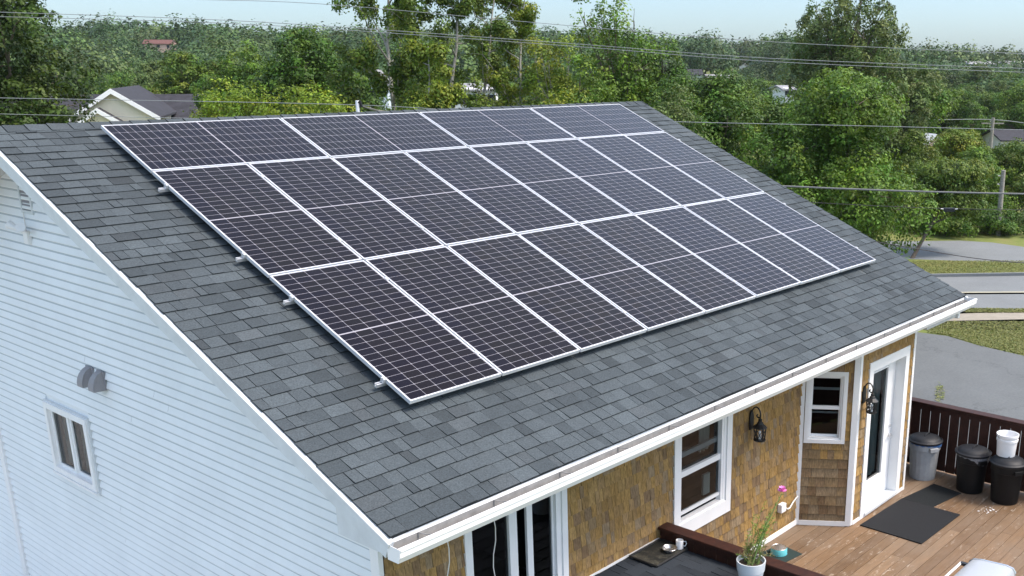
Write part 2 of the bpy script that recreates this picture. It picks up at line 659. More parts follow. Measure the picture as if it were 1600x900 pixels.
def solar_mat():
    """Half-cut solar cells: six columns by two banks of twelve, pale grid lines, one mid gap; object coordinates in metres."""
    m = bpy.data.materials.new('solar_cells')
    nt, N, L, P = nodes_of(m)
    tc = N.new('ShaderNodeTexCoord')
    sp = N.new('ShaderNodeSeparateXYZ')
    L.new(tc.outputs['Object'], sp.inputs[0])

    def math_(op, a, b=None, c=None):
        n = N.new('ShaderNodeMath')
        n.operation = op
        for i, x in enumerate((a, b, c)):
            if x is None:
                continue
            if isinstance(x, (int, float)):
                n.inputs[i].default_value = x
            else:
                L.new(x, n.inputs[i])
        return n.outputs[0]
    W, H = 1.04, 2.10
    mar = 0.017
    cw = (W - 2 * mar) / 6
    mid = 0.012
    ch = (H / 2 - mar - mid / 2) / 12
    X, Y = sp.outputs[0], sp.outputs[1]
    u = math_('DIVIDE', math_('ADD', X, W / 2 - mar), cw)
    ay = math_('ABSOLUTE', Y)
    v = math_('DIVIDE', math_('SUBTRACT', ay, mid / 2), ch)
    fu, fv = math_('FRACT', u), math_('FRACT', v)
    du = math_('MULTIPLY', math_('SUBTRACT', 0.5, math_('ABSOLUTE', math_('SUBTRACT', fu, 0.5))), cw)   # metres to the nearest cell edge
    dv = math_('MULTIPLY', math_('SUBTRACT', 0.5, math_('ABSOLUTE', math_('SUBTRACT', fv, 0.5))), ch)
    lu = math_('LESS_THAN', du, 0.0018)
    lv = math_('LESS_THAN', dv, 0.0016)
    # chamfered corners on the long edge of each half cell: a small diamond on the column lines
    dia = math_('LESS_THAN', math_('ADD', du, dv), 0.0085)
    midl = math_('LESS_THAN', ay, mid / 2 + 0.002)
    line = math_('MINIMUM', math_('ADD', math_('ADD', lu, lv), math_('ADD', dia, midl)), 1.0)
    # per-cell tint
    cell = N.new('ShaderNodeCombineXYZ')
    L.new(math_('FLOOR', u), cell.inputs[0])
    L.new(math_('FLOOR', math_('DIVIDE', Y, ch)), cell.inputs[1])
    oi = N.new('ShaderNodeObjectInfo')
    L.new(oi.outputs['Random'], cell.inputs[2])
    wn = N.new('ShaderNodeTexWhiteNoise')
    wn.noise_dimensions = '3D'
    L.new(cell.outputs[0], wn.inputs['Vector'])
    r = N.new('ShaderNodeValToRGB')
    e = r.color_ramp.elements
    e[0].position, e[0].color = 0.0, (0.0040, 0.0034, 0.0090, 1)
    e[1].position, e[1].color = 1.0, (0.0090, 0.0062, 0.0050, 1)
    k = e.new(0.35)
    k.color = (0.0060, 0.0045, 0.0072, 1)
    k = e.new(0.7)
    k.color = (0.0062, 0.0052, 0.0062, 1)
    # each panel leans to its own tone, cells jitter around it
    ps = math_('ADD', math_('MULTIPLY', oi.outputs['Random'], 0.5), math_('MULTIPLY', wn.outputs['Value'], 0.5))
    # the outermost column of cells on one side looks bluer
    edge = math_('LESS_THAN', u, 1.0)
    ps = math_('MULTIPLY', ps, math_('SUBTRACT', 1.0, math_('MULTIPLY', edge, 0.7)))
    L.new(ps, r.inputs[0])
    mx = N.new('ShaderNodeMix')
    mx.data_type = 'RGBA'
    L.new(line, mx.inputs[0])
    L.new(r.outputs[0], mx.inputs[6])
    mx.inputs[7].default_value = (0.30, 0.29, 0.32, 1)
    L.new(mx.outputs[2], P.inputs['Base Color'])
    P.inputs['Roughness'].default_value = 0.14
    P.inputs['Sheen Weight'].default_value = 0.30
    P.inputs['Sheen Roughness'].default_value = 0.20
    P.inputs['Sheen Tint'].default_value = (1.0, 0.80, 0.64, 1)
    P.inputs['Specular IOR Level'].default_value = 0.17
    P.inputs['Specular Tint'].default_value = (1.0, 0.74, 0.56, 1)
    return m


M_SOLAR = solar_mat()

# ------------------------------------------------------------------ terrain, roads (setting)
FWD = CAM_R @ np.array([0, 0, -1.0])
FH = FWD[:2] / np.linalg.norm(FWD[:2])
RH = np.array([FH[1], -FH[0]])
GZ = -8.2


def smooth(a, b, x):
    t = np.clip((x - a) / (b - a), 0, 1)
    return t * t * (3 - 2 * t)


HILL_X = np.array([-400, 0, 170, 300, 400, 560, 700, 850, 1000, 1100, 1250, 1420, 1600, 2000])
HILL_Y = np.array([82, 74, 60, 63, 74, 74, 74, 74, 82, 80, 80, 90, 95, 96])


def terrain(x, y):
    dx, dy = x - CAM_C[0], y - CAM_C[1]
    D = dx * FH[0] + dy * FH[1]
    lat = dx * RH[0] + dy * RH[1]
    px = CAM_PX + CAM_F * 1.047 * lat / np.maximum(D, 5)
    sky = np.interp(px, HILL_X, HILL_Y)
    top = CAM_C[2] + (102 - sky) / 1607 * 330 - 8.5
    h = GZ + smooth(95, 330, D) * (top - GZ)
    h = h - smooth(95, 150, D) * (1 - smooth(150, 260, D)) * 1.5
    return h


def build_terrain():
    d = np.concatenate([np.linspace(-60, 95, 14), np.linspace(105, 420, 46), np.geomspace(450, 6000, 14)])
    l = np.concatenate([-np.geomspace(5000, 320, 12), np.linspace(-300, 300, 61), np.geomspace(320, 5000, 12)])
    Dg, Lg = np.meshgrid(d, l, indexing='ij')
    X = CAM_C[0] + Dg * FH[0] + Lg * RH[0]
    Y = CAM_C[1] + Dg * FH[1] + Lg * RH[1]
    Z = terrain(X, Y)
    v = np.stack([X, Y, Z], -1).reshape(-1, 3)
    nl = len(l)
    mb = MB()
    mb.v = [tuple(q) for q in v]
    for i in range(len(d) - 1):
        for j in range(nl - 1):
            a = i * nl + j
            mb.f.append((a, a + nl, a + nl + 1, a + 1))
            mb.c.append((1, 1, 1))
    struct(mb.build('ground', M_GRASS))


build_terrain()


def gp(px, py):
    return on_z(px, py, GZ)


def sheet(name, pts, lift, mat):
    mb = MB()
    mb.poly([(q[0], q[1], GZ + lift) for q in pts])
    return struct(mb.build(name, mat))


def line_ext(p, q, a, b):
    d = (q - p) / np.linalg.norm(q - p)
    return p - d * a, q + d * b


def band(name, n0, n1, f0, f1, ext, lift, mat):
    a, b = line_ext(gp(*n0), gp(*n1), *ext)
    c, d = line_ext(gp(*f0), gp(*f1), *ext)
    return sheet(name, [a, b, d, c], lift, mat)


sheet('driveway', [gp(1900, 650), gp(1600, 556), gp(1530, 540), gp(1480, 525), gp(1440, 520), np.array([27, 6, 0]), np.array([24, 14, 0]),
                   np.array([8, 14, 0]), np.array([8, -16, 0]), np.array([30, -16, 0])][::-1], 0.004, M_DRIVE)
band('footpath', (1507, 501), (1600, 499), (1507, 490), (1600, 487), (25, 40), 0.006, M_PATH)
band('road', (1480, 480), (1600, 483), (1475, 433), (1600, 431), (60, 90), 0.005, M_ROAD)
band('road_line', (1515, 457.8), (1600, 457.4), (1515, 456.2), (1600, 455.6), (60, 90), 0.009, M_PAINT)
_kn, _kf = line_ext(gp(1475, 433), gp(1600, 431), 60, 90)
_dir = (_kf - _kn) / np.linalg.norm(_kf - _kn)
_nrm = np.array([-_dir[1], _dir[0], 0])
MB().box((0, 0.0, 0), (float(np.linalg.norm(_kf - _kn)), 0.16, 0.13), Frame((_kn[0], _kn[1], GZ + 0.0), _dir, _nrm, (0, 0, 1))).build('kerb', M_ROAD)['kind'] = 'structure'
sheet('side_road', [gp(1300, 404), gp(1425, 405), gp(1600, 411), gp(1750, 424), gp(1790, 400), gp(1600, 386), gp(1550, 379), gp(1500, 376), gp(1415, 377), gp(1300, 376)], 0.004, M_ROAD)

sheet('bounce_ground', [(-0.4, -9), (-0.4, 14), (-34, 30), (-34, -9)], 0.004, simple_mat('bounce_grey', (.31, .31, .30), .95, noise=(5, .2)))  # unseen grey ground, added to brighten and neutralise bounce light on the gable
# grass tufts on the lawns seen past the house: one uncountable cover
def grass_cover():
    V, C = [], []
    regions = [((1450, 1620), (503, 560), 16000), ((1425, 1610), (408, 430), 8000), ((1508, 1610), (483, 489), 2500), ((1455, 1480), (598, 632), 420)]
    for (xa, xb), (ya, yb), n in regions:
        px = rng.uniform(xa, xb, n)
        py = rng.uniform(ya, yb, n)
        for a, b in zip(px, py):
            if yb == 560:
                lim = np.interp(a, [1440, 1480, 1530, 1600, 1700], [520, 525, 540, 556, 590])
                if b > lim - 0.5:
                    continue
            if yb == 632:
                if ((a - 1468) / 9) ** 2 + ((b - 615) / 17) ** 2 > rng.uniform(0.3, 1.0):
                    continue
            q = gp(a, b)
            h = rng.uniform(0.012, 0.035) if yb != 632 else rng.uniform(.006, .018)
            w = rng.uniform(0.012, 0.035)
            t = rng.uniform(0, 6.28)
            e = np.array([math.cos(t), math.sin(t), 0]) * w
            lean = np.array([rng.normal(0, .05), rng.normal(0, .05), h])
            q = np.array([q[0], q[1], GZ + 0.02])
            V.append([q - e, q + e, q + e * 0.3 + lean, q - e * 0.3 + lean])
            k = rng.random()
            g = np.array([0.135, 0.172, 0.046]) * (1 - k) + np.array([0.225, 0.22, 0.078]) * k
            C.append(g * rng.uniform(0.8, 1.2))
    o = quads_object('grass', np.array(V), np.array(C), M_LEAF)
    o['kind'] = 'stuff'
    tag(o, 'short dry grass growing on the verges beyond the driveway', 'grass')


grass_cover()

# ------------------------------------------------------------------ the house
TP = math.tan(PITCH)
CP, SP = math.cos(PITCH), math.sin(PITCH)
RH_ = 0.12                       # shingle surface below the panel glass
def roof_z(y, off=0.0):          # off: distance above the shingle plane, along the normal
    return TP * y + (off - RH_) / CP


EAVE_Y, RIDGE_Y = -5.88, 0.31
RX0, RX1 = -1.05, 9.46
GX = -0.52                       # gable wall
RWX = 8.31                       # right gable wall
MY, DY = -5.03, -5.64            # main front wall, door wall
DECK_Z, LAND_Z, SOFF_Z = -5.40, -4.47, -2.79
A0, B0 = np.array([6.23, MY]), np.array([6.64, DY])
BACK_Y = 2 * RIDGE_Y - MY

house = thing('house', 'large house with white siding gable, cedar shingle front and grey shingle roof carrying solar panels', 'house', (4, -1, GZ))

# slope frame: a along x, b up the slope from the eave, c along the normal
SLOPE = Frame((0, EAVE_Y, roof_z(EAVE_Y)), (1, 0, 0), (0, CP, SP), (0, -SP, CP))
BACKS = Frame((0, 2 * RIDGE_Y - EAVE_Y, roof_z(EAVE_Y)), (1, 0, 0), (0, -CP, SP), (0, SP, CP))
SLEN = (RIDGE_Y - EAVE_Y) / CP


def shingle_colour():
    k = rng.random()
    if k < 0.56:
        c = np.array([0.0596, 0.0728, 0.0805]) * rng.uniform(0.93, 1.09)
    elif k < 0.89:
        c = np.array([0.0487, 0.0600, 0.0669]) * rng.uniform(0.92, 1.07)
    else:
        c = np.array([0.0406, 0.0503, 0.0561]) * rng.uniform(0.92, 1.12)
    if rng.random() < 0.08:
        c = c * np.array([1.03, 1.0, 0.99])
    return tuple(c)


def shingle_field(mb, fr, x0, x1, s_len, expo=0.149, s_start=0.0):
    n = int(math.ceil((s_len - s_start) / expo))
    ph = rng.uniform(0, 6, 4)
    for k in range(n):
        s0 = s_start + k * expo
        s1 = min(s0 + expo + 0.012, s_len)
        x = x0 + rng.uniform(-0.01, 0.004)
        start = x
        if k:
            x -= 0
        while x < x1:
            w = rng.choice([0.08, 0.12, 0.15, 0.18, 0.21, 0.25]) * rng.uniform(0.85, 1.15)
            xe = min(x + w, x1 + rng.uniform(-0.004, 0.006))
            if x1 - xe < 0.05:
                xe = x1 + rng.uniform(-0.004, 0.006)
            up = rng.random() < 0.55
            t0 = 0.0085 + (0.006 if up else 0.0) + rng.uniform(-.0008, .0008)
            sag = 0.004 * math.sin(x * 0.9 + ph[0] + k * 0.7) + 0.003 * math.sin(x * 2.3 + ph[1] + k)
            a = s0 + sag + rng.uniform(-0.002, 0.002)
            g = 0.0022 if rng.random() < 0.7 else 0.0035
            c = shingle_colour()
            if not up:
                c = tuple(np.array(c) * rng.uniform(0.95, 1.12))
            tt = 0.0015
            P = fr.p
            q = [P(x + g, a, t0), P(xe - g, a, t0), P(xe - g, s1, tt), P(x + g, s1, tt)]
            mb.poly(q, c)
            lo = -0.004
            dk = tuple(np.array(c) * 0.55)
            mb.poly([P(x + g, a, lo), P(xe - g, a, lo), q[1], q[0]], dk)
            mb.poly([P(x + g, s1, lo), P(x + g, a, lo), q[0], q[3]], dk)
            mb.poly([P(xe - g, a, lo), P(xe - g, s1, lo), q[2], q[1]], dk)
            x = xe
    return mb


roof = MB()
shingle_field(roof, SLOPE, RX0, RX1, SLEN)
# decking under the shingles and the plain rear slope
roof.prism([(RX0 + .01, 0.005), (RX1 - .01, 0.005), (RX1 - .01, SLEN - 0.02), (RX0 + .01, SLEN - 0.02)], -0.10, -0.003, SLOPE, (0.03, 0.032, 0.036))
roof.prism([(RX0 + .01, 0.005), (RX1 - .01, 0.005), (RX1 - .01, SLEN - 0.002), (RX0 + .01, SLEN - 0.002)], -0.10, 0.004, BACKS, (0.09, 0.10, 0.11))
roof_o = roof.build('roof', M_SHINGLE, house)
# ridge caps
cap = MB()
x = RX0
while x < RX1:
    w = min(0.21 * rng.uniform(0.95, 1.05), RX1 - x)
    c = shingle_colour()
    t0, t1 = 0.020 + rng.uniform(0, .003), 0.014
    hw = 0.135
    apex = np.array([0, RIDGE_Y, roof_z(RIDGE_Y)])
    def cp(xx, side, t):
        fr = SLOPE if side < 0 else BACKS
        return fr.p(xx, SLEN - hw, t)
    def ap(xx, t):
        return np.array([xx, RIDGE_Y, roof_z(RIDGE_Y) + t * 1.05])
    g = 0.003
    for side in (-1, 1):
        q = [cp(x + g, side, t0 - .006), cp(x + w - g, side, t1 - .006), ap(x + w - g, t1), ap(x + g, t0)]
        if side > 0:
            q = q[::-1]
        cap.poly(q, c)
        lip = [cp(x + g, side, 0), cp(x + w - g, side, 0), cp(x + w - g, side, t1 - .006), cp(x + g, side, t0 - .006)]
        cap.poly(lip if side < 0 else lip[::-1], tuple(np.array(c) * .5))
        e = [cp(x + g, side, 0), cp(x + g, side, t0 - .006), ap(x + g, t0), ap(x + g, 0)]
        cap.poly(e, tuple(np.array(c) * .5))
    x += w
cap.build('ridge_cap', M_SHINGLE, roof_o)

# rake boards: a drip moulding over a deeper fascia, on all four slopes' ends
for xr, sgn in ((RX0, -1), (RX1, 1)):
    mb = MB()
    for fr in (SLOPE, BACKS):
        a0, a1 = (xr - 0.012, xr + 0.03) if sgn < 0 else (xr - 0.03, xr + 0.012)
        b0, b1 = (xr - 0.030, xr + 0.02) if sgn < 0 else (xr - 0.02, xr + 0.030)
        z_mid = RIDGE_Y
        def band_(x0, x1, t0, t1, e0):
            # cut plumb at the ridge
            s_top0 = SLEN + t0 * math.tan(PITCH)
            s_top1 = SLEN + t1 * math.tan(PITCH)
            o = Frame(fr.p(x0, 0, 0), fr.v, fr.n, fr.u)
            mb.prism([(e0, t0), (s_top0, t0), (s_top1, t1), (e0, t1)], 0, x1 - x0, o)
        band_(a0, a1, -0.175, -0.062, -0.02)
        band_(b0, b1, -0.064, -0.012, -0.035)
        band_(b0 - (0.006 if sgn < 0 else -0.006), b1 + (-0.03 if sgn < 0 else 0.0) + (0.006 if sgn > 0 else 0), -0.030, -0.016, -0.04)
    mb.build('rake_board', M_WHITE2, house)

# boxed eave returns below the rakes
for xa, xb in ((RX0 + 0.03, GX + 0.0), (RWX, RX1 - 0.03)):
    mb = MB()
    ys, ye = -5.20, EAVE_Y + 0.012
    zt = lambda y: roof_z(y, -0.15)
    o = Frame((xa, 0, 0), (0, 1, 0), (0, 0, 1), (1, 0, 0))
    mb.prism([(ys, SOFF_Z), (ye, SOFF_Z), (ye, zt(ye)), (ys, zt(ys))], 0, xb - xa, o)
    mb.build('eave_return', M_WHITE2, house)

rb = MB().box((RWX + .013, -5.80, -2.93), (RX1 - .10, -5.45, SOFF_Z - .001)).build('eave_beam', M_SOFFIT, house)
MB().box((RX1 - .0995, -5.83, -2.95), (RX1 - .04, -5.42, SOFF_Z - .0015)).build('end_cap', M_WHITE, rb)
# fascia, soffit
MB().box((RX0 + .03, EAVE_Y + .014, SOFF_Z - 0.012), (RX1 - .03, EAVE_Y + .036, roof_z(EAVE_Y) - 0.018)).build('fascia', M_WHITE, house)
sof = MB()
sof.box((GX, EAVE_Y + 0.036, SOFF_Z - 0.003), (RWX - .02, MY + 0.3, SOFF_Z + 0.012))
# sloping soffit under the rake overhangs
for xa, xb in ((RX0 + .04, GX), (RWX, RX1 - .04)):
    for fr in (SLOPE, BACKS):
        sof.prism([(xa, 0.6), (xb, 0.6), (xb, SLEN - .05), (xa, SLEN - .05)], -0.125, -0.108, fr)
sof.build('soffit', M_SOFFIT, house)

# gutter: open trough with rolled lip, hangers, end caps
GY1, GY0 = EAVE_Y + 0.012, EAVE_Y - 0.135
GZT, GZB = roof_z(EAVE_Y) - 0.045, SOFF_Z + 0.015
gx0, gx1 = RX0 - 0.015, RX1 + 0.10
gut = MB()
gut.prism([(GY1 - 0.004, GZB + 0.0), (GY1 - .004, GZT + .0), (GY1 - .008, GZT), (GY1 - .008, GZB + .008), (GY0 + .035, GZB + .008), (GY0 + .012, GZB + .05),
           (GY0 + .008, GZT - .016), (GY0 + .026, GZT - .012), (GY0 + .026, GZT), (GY0 - .004, GZT), (GY0 - .006, GZT - .018), (GY0 + .002, GZT - .024), (GY0 + .004, GZB + .05), (GY0 + .030, GZB)][::-1], 0, gx1 - gx0,
          Frame((gx0, 0, 0), (0, 1, 0), (0, 0, 1), (1, 0, 0)))
gut_o = gut.build('gutter', M_WHITE, house)
inn = MB()
inn.poly([(gx0 + .01, GY1 - .0085, GZB + .02), (gx1 - .01, GY1 - .0085, GZB + .02), (gx1 - .01, GY1 - .0085, GZT - .004), (gx0 + .01, GY1 - .0085, GZT - .004)])
inn.box((gx0 + .008, GY0 + .034, GZB + .0085), (gx1 - .008, GY1 - .009, GZB + .02))
inn.build('gutter_lining', M_GUTTER_IN, gut_o)
for xx in (gx0, gx1 - .004):
    MB().prism([(GY1, GZB), (GY1, GZT), (GY0 + .0, GZT - .004), (GY0 + .006, GZB + .05), (GY0 + .03, GZB)][::-1], 0, .004, Frame((xx + (-.0045 if xx == gx0 else .0045), 0, 0), (0, 1, 0), (0, 0, 1), (1, 0, 0))).build('end_cap', M_WHITE, gut_o)
xx = gx0 + 0.30
while xx < gx1 - .1:
    h = MB()
    h.tube([(xx - .03, GY1 - .01, GZT - .005), (xx, (GY1 + GY0) / 2, GZT - .012), (xx + .01, GY0 + .02, GZT + .002)], .0045, 6)
    h.tube([(xx - .03, GY1 - .012, GZT - .004), (xx - .03, GY1 - .012, GZT - .05)], .005, 6)
    h.build('gutter_hanger', M_GUTTER_IN, gut_o)
    xx += 0.76

# leaf grit lodged along the back of the gutter
grit = MB()
for k in range(260):
    xq = rng.uniform(gx0 + .02, gx1 - .1)
    yq = GY1 - .012 - abs(rng.normal(0, .03))
    zq = GZB + .024 if rng.random() < .6 else GZT - .006
    if zq > GZB + .03:
        yq = GY1 - .006
    s = rng.uniform(.004, .014)
    t = rng.uniform(0, 6.28)
    c_ = (.10, .08, .045) if rng.random() < .7 else (.25, .2, .1)
    grit.poly([(xq + s * math.cos(t), yq + s * math.sin(t) * .4, zq), (xq - s * math.sin(t), yq + s * math.cos(t) * .4, zq + .003), (xq - s * math.cos(t), yq - s * math.sin(t) * .4, zq), (xq + s * math.sin(t), yq - s * math.cos(t) * .4, zq + .002)], c_)
gr = grit.build('leaf_litter', M_LEAF, gut_o)
gr['kind'] = 'stuff'

# --- gable siding (left)
FG = Frame((GX, 0, 0), (0, -1, 0), (0, 0, 1), (-1, 0, 0))     # u runs towards the eave (to the right in the picture)
WIN_G = (-1.285, -0.195, -4.065, -3.19)                        # u0,u1,v0,v1 of the opening's trim


def gable_limits(z):
    """u range of the gable wall at height z"""
    yl = (z + (RH_ + 0.10) / CP) / TP
    ymax = 2 * RIDGE_Y - yl
    return max(-BACK_Y, -ymax), min(-MY, -yl)


def siding(fr, zlo, zhi, limits, holes, expo=0.1):
    mb = MB()
    z = zlo
    while z < zhi:
        z1 = z + expo
        a0, a1 = limits(z)
        b0, b1 = limits(z1)
        if a1 - a0 < 0.02:
            break
        if b1 < b0:
            b0 = b1 = (b0 + b1) / 2
        cuts = [(a0, b0, a1, b1)]
        for (h0, h1, v0, v1) in holes:
            if z1 > v0 + .005 and z < v1 - .005:
                new = []
                for (p0, q0, p1, q1) in cuts:
                    if p0 < h0 and p1 > h1:
                        new += [(p0, q0, h0, h0), (h1, h1, p1, q1)]
                        if z < v0 - .004:
                            mb.box((h0, z, 0), (h1, v0, .020), fr, (.77, .795, .80))
                        if z1 > v1 + .004:
                            mb.box((h0, v1, 0), (h1, z1, .006), fr, (.77, .795, .80))
                    else:
                        new.append((p0, q0, p1, q1))
                cuts = new
        for (p0, q0, p1, q1) in cuts:
            # butt laps at random places
            xs = [p0]
            if p1 - p0 > 1.2:
                s = p0 + rng.uniform(0.9, 6.5)
                while s < p1 - 0.5:
                    xs.append(s)
                    s += rng.uniform(3.4, 6.9)
            xs.append(p1)
            for i in range(len(xs) - 1):
                l0 = xs[i]
                l1 = xs[i + 1]
                t0 = q0 if i == 0 else l0
                t1 = q1 if i == len(xs) - 2 else l1
                n0 = 0.027 + 0.0016 * (i % 2) + rng.uniform(-.0004, .0004)
                n1 = 0.0005 + 0.0012 * (i % 2)
                P = fr.p
                m = z + 0.012
                mb.poly([P(l0, z, 0), P(l1, z, 0), P(l1, z, n0 - .002), P(l0, z, n0 - .002)][::-1], (.77, .795, .80))
                mb.poly([P(l0, z, n0 - .002), P(l1, z, n0 - .002), P(l1, m, n0), P(l0, m, n0)], (.77, .795, .80))
                za, zb_ = z1 - 0.026, z1 - 0.010
                def mid_(zq):
                    f = (zq - m) / (z1 - m)
                    nn = n0 + (n1 - n0) * f
                    return P(l0 + (t0 - l0) * f, zq, nn), P(l1 + (t1 - l1) * f, zq, nn)
                (qa, qb), (qc, qd) = mid_(za), mid_(zb_)
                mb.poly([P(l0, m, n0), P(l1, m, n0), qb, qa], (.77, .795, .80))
                mb.poly([qa, qb, qd, qc], (.45, .49, .52))  # lap shadow put into the colour: strips darken towards the course top
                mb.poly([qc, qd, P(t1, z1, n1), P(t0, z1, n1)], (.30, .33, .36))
                mb.poly([P(l0, z, 0), P(l0, z, n0), P(t0, z1, n1), P(t0, z1, 0)], (.6, .62, .63))
                mb.poly([P(l1, z, 0), P(t1, z1, 0), P(t1, z1, n1), P(l1, z, n0)], (.6, .62, .63))
        z = z1
    return mb


def wall_sheet(mb, fr, u0, u1, v0, v1, holes, d0, d1):
    """a wall slab with rectangular holes, cut into boxes"""
    us = sorted({u0, u1, *[h[0] for h in holes], *[h[1] for h in holes]})
    for i in range(len(us) - 1):
        a, b = us[i], us[i + 1]
        if b <= u0 or a >= u1:
            continue
        spans = [(v0, v1)]
        for h in holes:
            if h[0] <= a + 1e-6 and h[1] >= b - 1e-6:
                new = []
                for s, e in spans:
                    if h[2] > s:
                        new.append((s, min(h[2], e)))
                    if h[3] < e:
                        new.append((max(h[3], s), e))
                spans = new
        for s, e in spans:
            if e - s > 1e-4:
                mb.box((a, s, d0), (b, e, d1), fr)
    return mb


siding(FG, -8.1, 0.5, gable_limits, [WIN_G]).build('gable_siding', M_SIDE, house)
bk = MB()
zz = -8.2
# structural gable wall behind the siding: lower rectangle with the window hole, then the triangle
zt = roof_z(MY) - 0.12
wall_sheet(bk, FG, -BACK_Y, -MY, -8.2, zt, [(WIN_G[0] + .05, WIN_G[1] - .05, WIN_G[2] + .05, WIN_G[3] - .05)], -0.15, -0.003)
tri = [(-BACK_Y, zt), (-MY, zt), (-RIDGE_Y, roof_z(RIDGE_Y) - .13)]
bk2 = Frame(FG.o, FG.u, FG.v, FG.n)
holes_t = (WIN_G[0] + .05, WIN_G[1] - .05, WIN_G[2] + .05, WIN_G[3] - .05)
bk.prism(tri, -0.15, -0.003, bk2)
# right gable and rear wall
FR = Frame((RWX, 0, 0), (0, 1, 0), (0, 0, 1), (1, 0, 0))
bk.box((MY + .001, -8.2, -0.15), (BACK_Y, zt, 0), FR)
bk.box((DY + .02, -8.2, -0.15), (MY, SOFF_Z, 0), FR)
bk.prism([(MY, zt), (BACK_Y, zt), (RIDGE_Y, roof_z(RIDGE_Y) - .13)], -0.15, 0.0, FR)
bk.box((GX, BACK_Y - .15, -8.2), (RWX, BACK_Y - .002, zt))
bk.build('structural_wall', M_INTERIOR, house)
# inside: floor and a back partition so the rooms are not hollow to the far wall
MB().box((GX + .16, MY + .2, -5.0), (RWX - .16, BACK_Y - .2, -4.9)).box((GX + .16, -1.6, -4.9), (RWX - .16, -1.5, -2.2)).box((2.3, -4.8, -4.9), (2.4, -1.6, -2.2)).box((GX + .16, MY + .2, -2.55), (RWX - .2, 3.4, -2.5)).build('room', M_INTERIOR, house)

# vertical trims on the gable
MB().box((-3.06, -8.2, 0.001), (-2.94, -2.16, 0.046), FG).build('corner_trim', M_WHITE, house)
MB().box((-MY - .105, -8.2, 0.0), (-MY + .006, SOFF_Z - .002, 0.046), FG).build('corner_trim', M_WHITE, house)

# --- cedar front
CEDARS = [(0.300, 0.186, 0.066), (0.280, 0.170, 0.060), (0.315, 0.200, 0.078), (0.268, 0.168, 0.068), (0.285, 0.184, 0.084)]
GREYS = [(0.235, 0.162, 0.086), (0.215, 0.146, 0.082), (0.25, 0.182, 0.108), (0.195, 0.126, 0.068)]


def cedar(mb, fr, u0, u1, v0, v1, holes, expo=0.135, wr=(0.045, 0.115), weather=0.35):
    z = v0
    row = 0
    while z < v1:
        z1 = min(z + expo, v1)
        u = u0 - rng.uniform(0, .05)
        while u < u1:
            w = rng.uniform(*wr)
            a, b = max(u, u0), min(u + w, u1)
            u += w
            if b - a < 0.01:
                continue
            segs = [(a, b, z, z1)]
            for h in holes:
                if z1 > h[2] and z < h[3]:
                    new = []
                    for s, e, p, q_ in segs:
                        if e <= h[0] or s >= h[1]:
                            new.append((s, e, p, q_))
                        else:
                            if s < h[0]:
                                new.append((s, h[0], p, q_))
                            if e > h[1]:
                                new.append((h[1], e, p, q_))
                            if p < h[2] - .008:
                                new.append((max(s, h[0]), min(e, h[1]), p, h[2]))
                            if q_ > h[3] + .008:
                                new.append((max(s, h[0]), min(e, h[1]), h[3], q_))
                    segs = new
            low = smooth(-0.2, 1.0, (v1 - z) / (v1 - v0))
            pw = weather * (0.25 + 1.1 * low) + 0.25 * math.sin(u * 1.7 + 1.0) * low
            base = GREYS[rng.integers(4)] if rng.random() < pw else CEDARS[rng.integers(5)]
            c = tuple(np.array(base) * 0.98 * rng.uniform(0.92, 1.08))
            for s, e, z_, z1_ in segs:
                if e - s < .006:
                    continue
                g = 0.0015
                t0 = 0.018 + rng.uniform(-.002, .004)
                zb = z_ + rng.uniform(-.004, .003)
                P = fr.p
                q = [P(s + g, zb, t0), P(e - g, zb, t0), P(e - g, z1_ + .004, .004), P(s + g, z1_ + .004, .004)]
                mb.poly(q, c)
                dk = tuple(np.array(c) * .6)  # edge faces coloured darker to strengthen the shadow at the butts
                mb.poly([P(s + g, zb, 0), P(e - g, zb, 0), q[1], q[0]], dk)
                mb.poly([P(s + g, z1_, 0), P(s + g, zb, 0), q[0], q[3]], dk)
                mb.poly([P(e - g, zb, 0), P(e - g, z1_, 0), q[2], q[1]], dk)
        z = z1
        row += 1
    return mb


FM = Frame((0, MY, 0), (1, 0, 0), (0, 0, 1), (0, -1, 0))                       # main front wall
_du = (B0 - A0) / np.linalg.norm(B0 - A0)
FA = Frame((A0[0], A0[1], 0), (_du[0], _du[1], 0), (0, 0, 1), (_du[1], -_du[0], 0))   # angled bay wall
ALEN = float(np.linalg.norm(B0 - A0))
FD = Frame((0, DY, 0), (1, 0, 0), (0, 0, 1), (0, -1, 0))                       # door wall
PATIO = (0.34, 1.67, -4.45, -2.86)
WIN_M = (3.43, 4.57, -4.60, -2.86)
WIN_A = (0.055, 0.60, -4.19, -3.19)
DOOR = (6.90, 8.12, -5.36, -3.13)


def shrink(h, d):
    return (h[0] + d, h[1] - d, h[2] + d, h[3] - d)


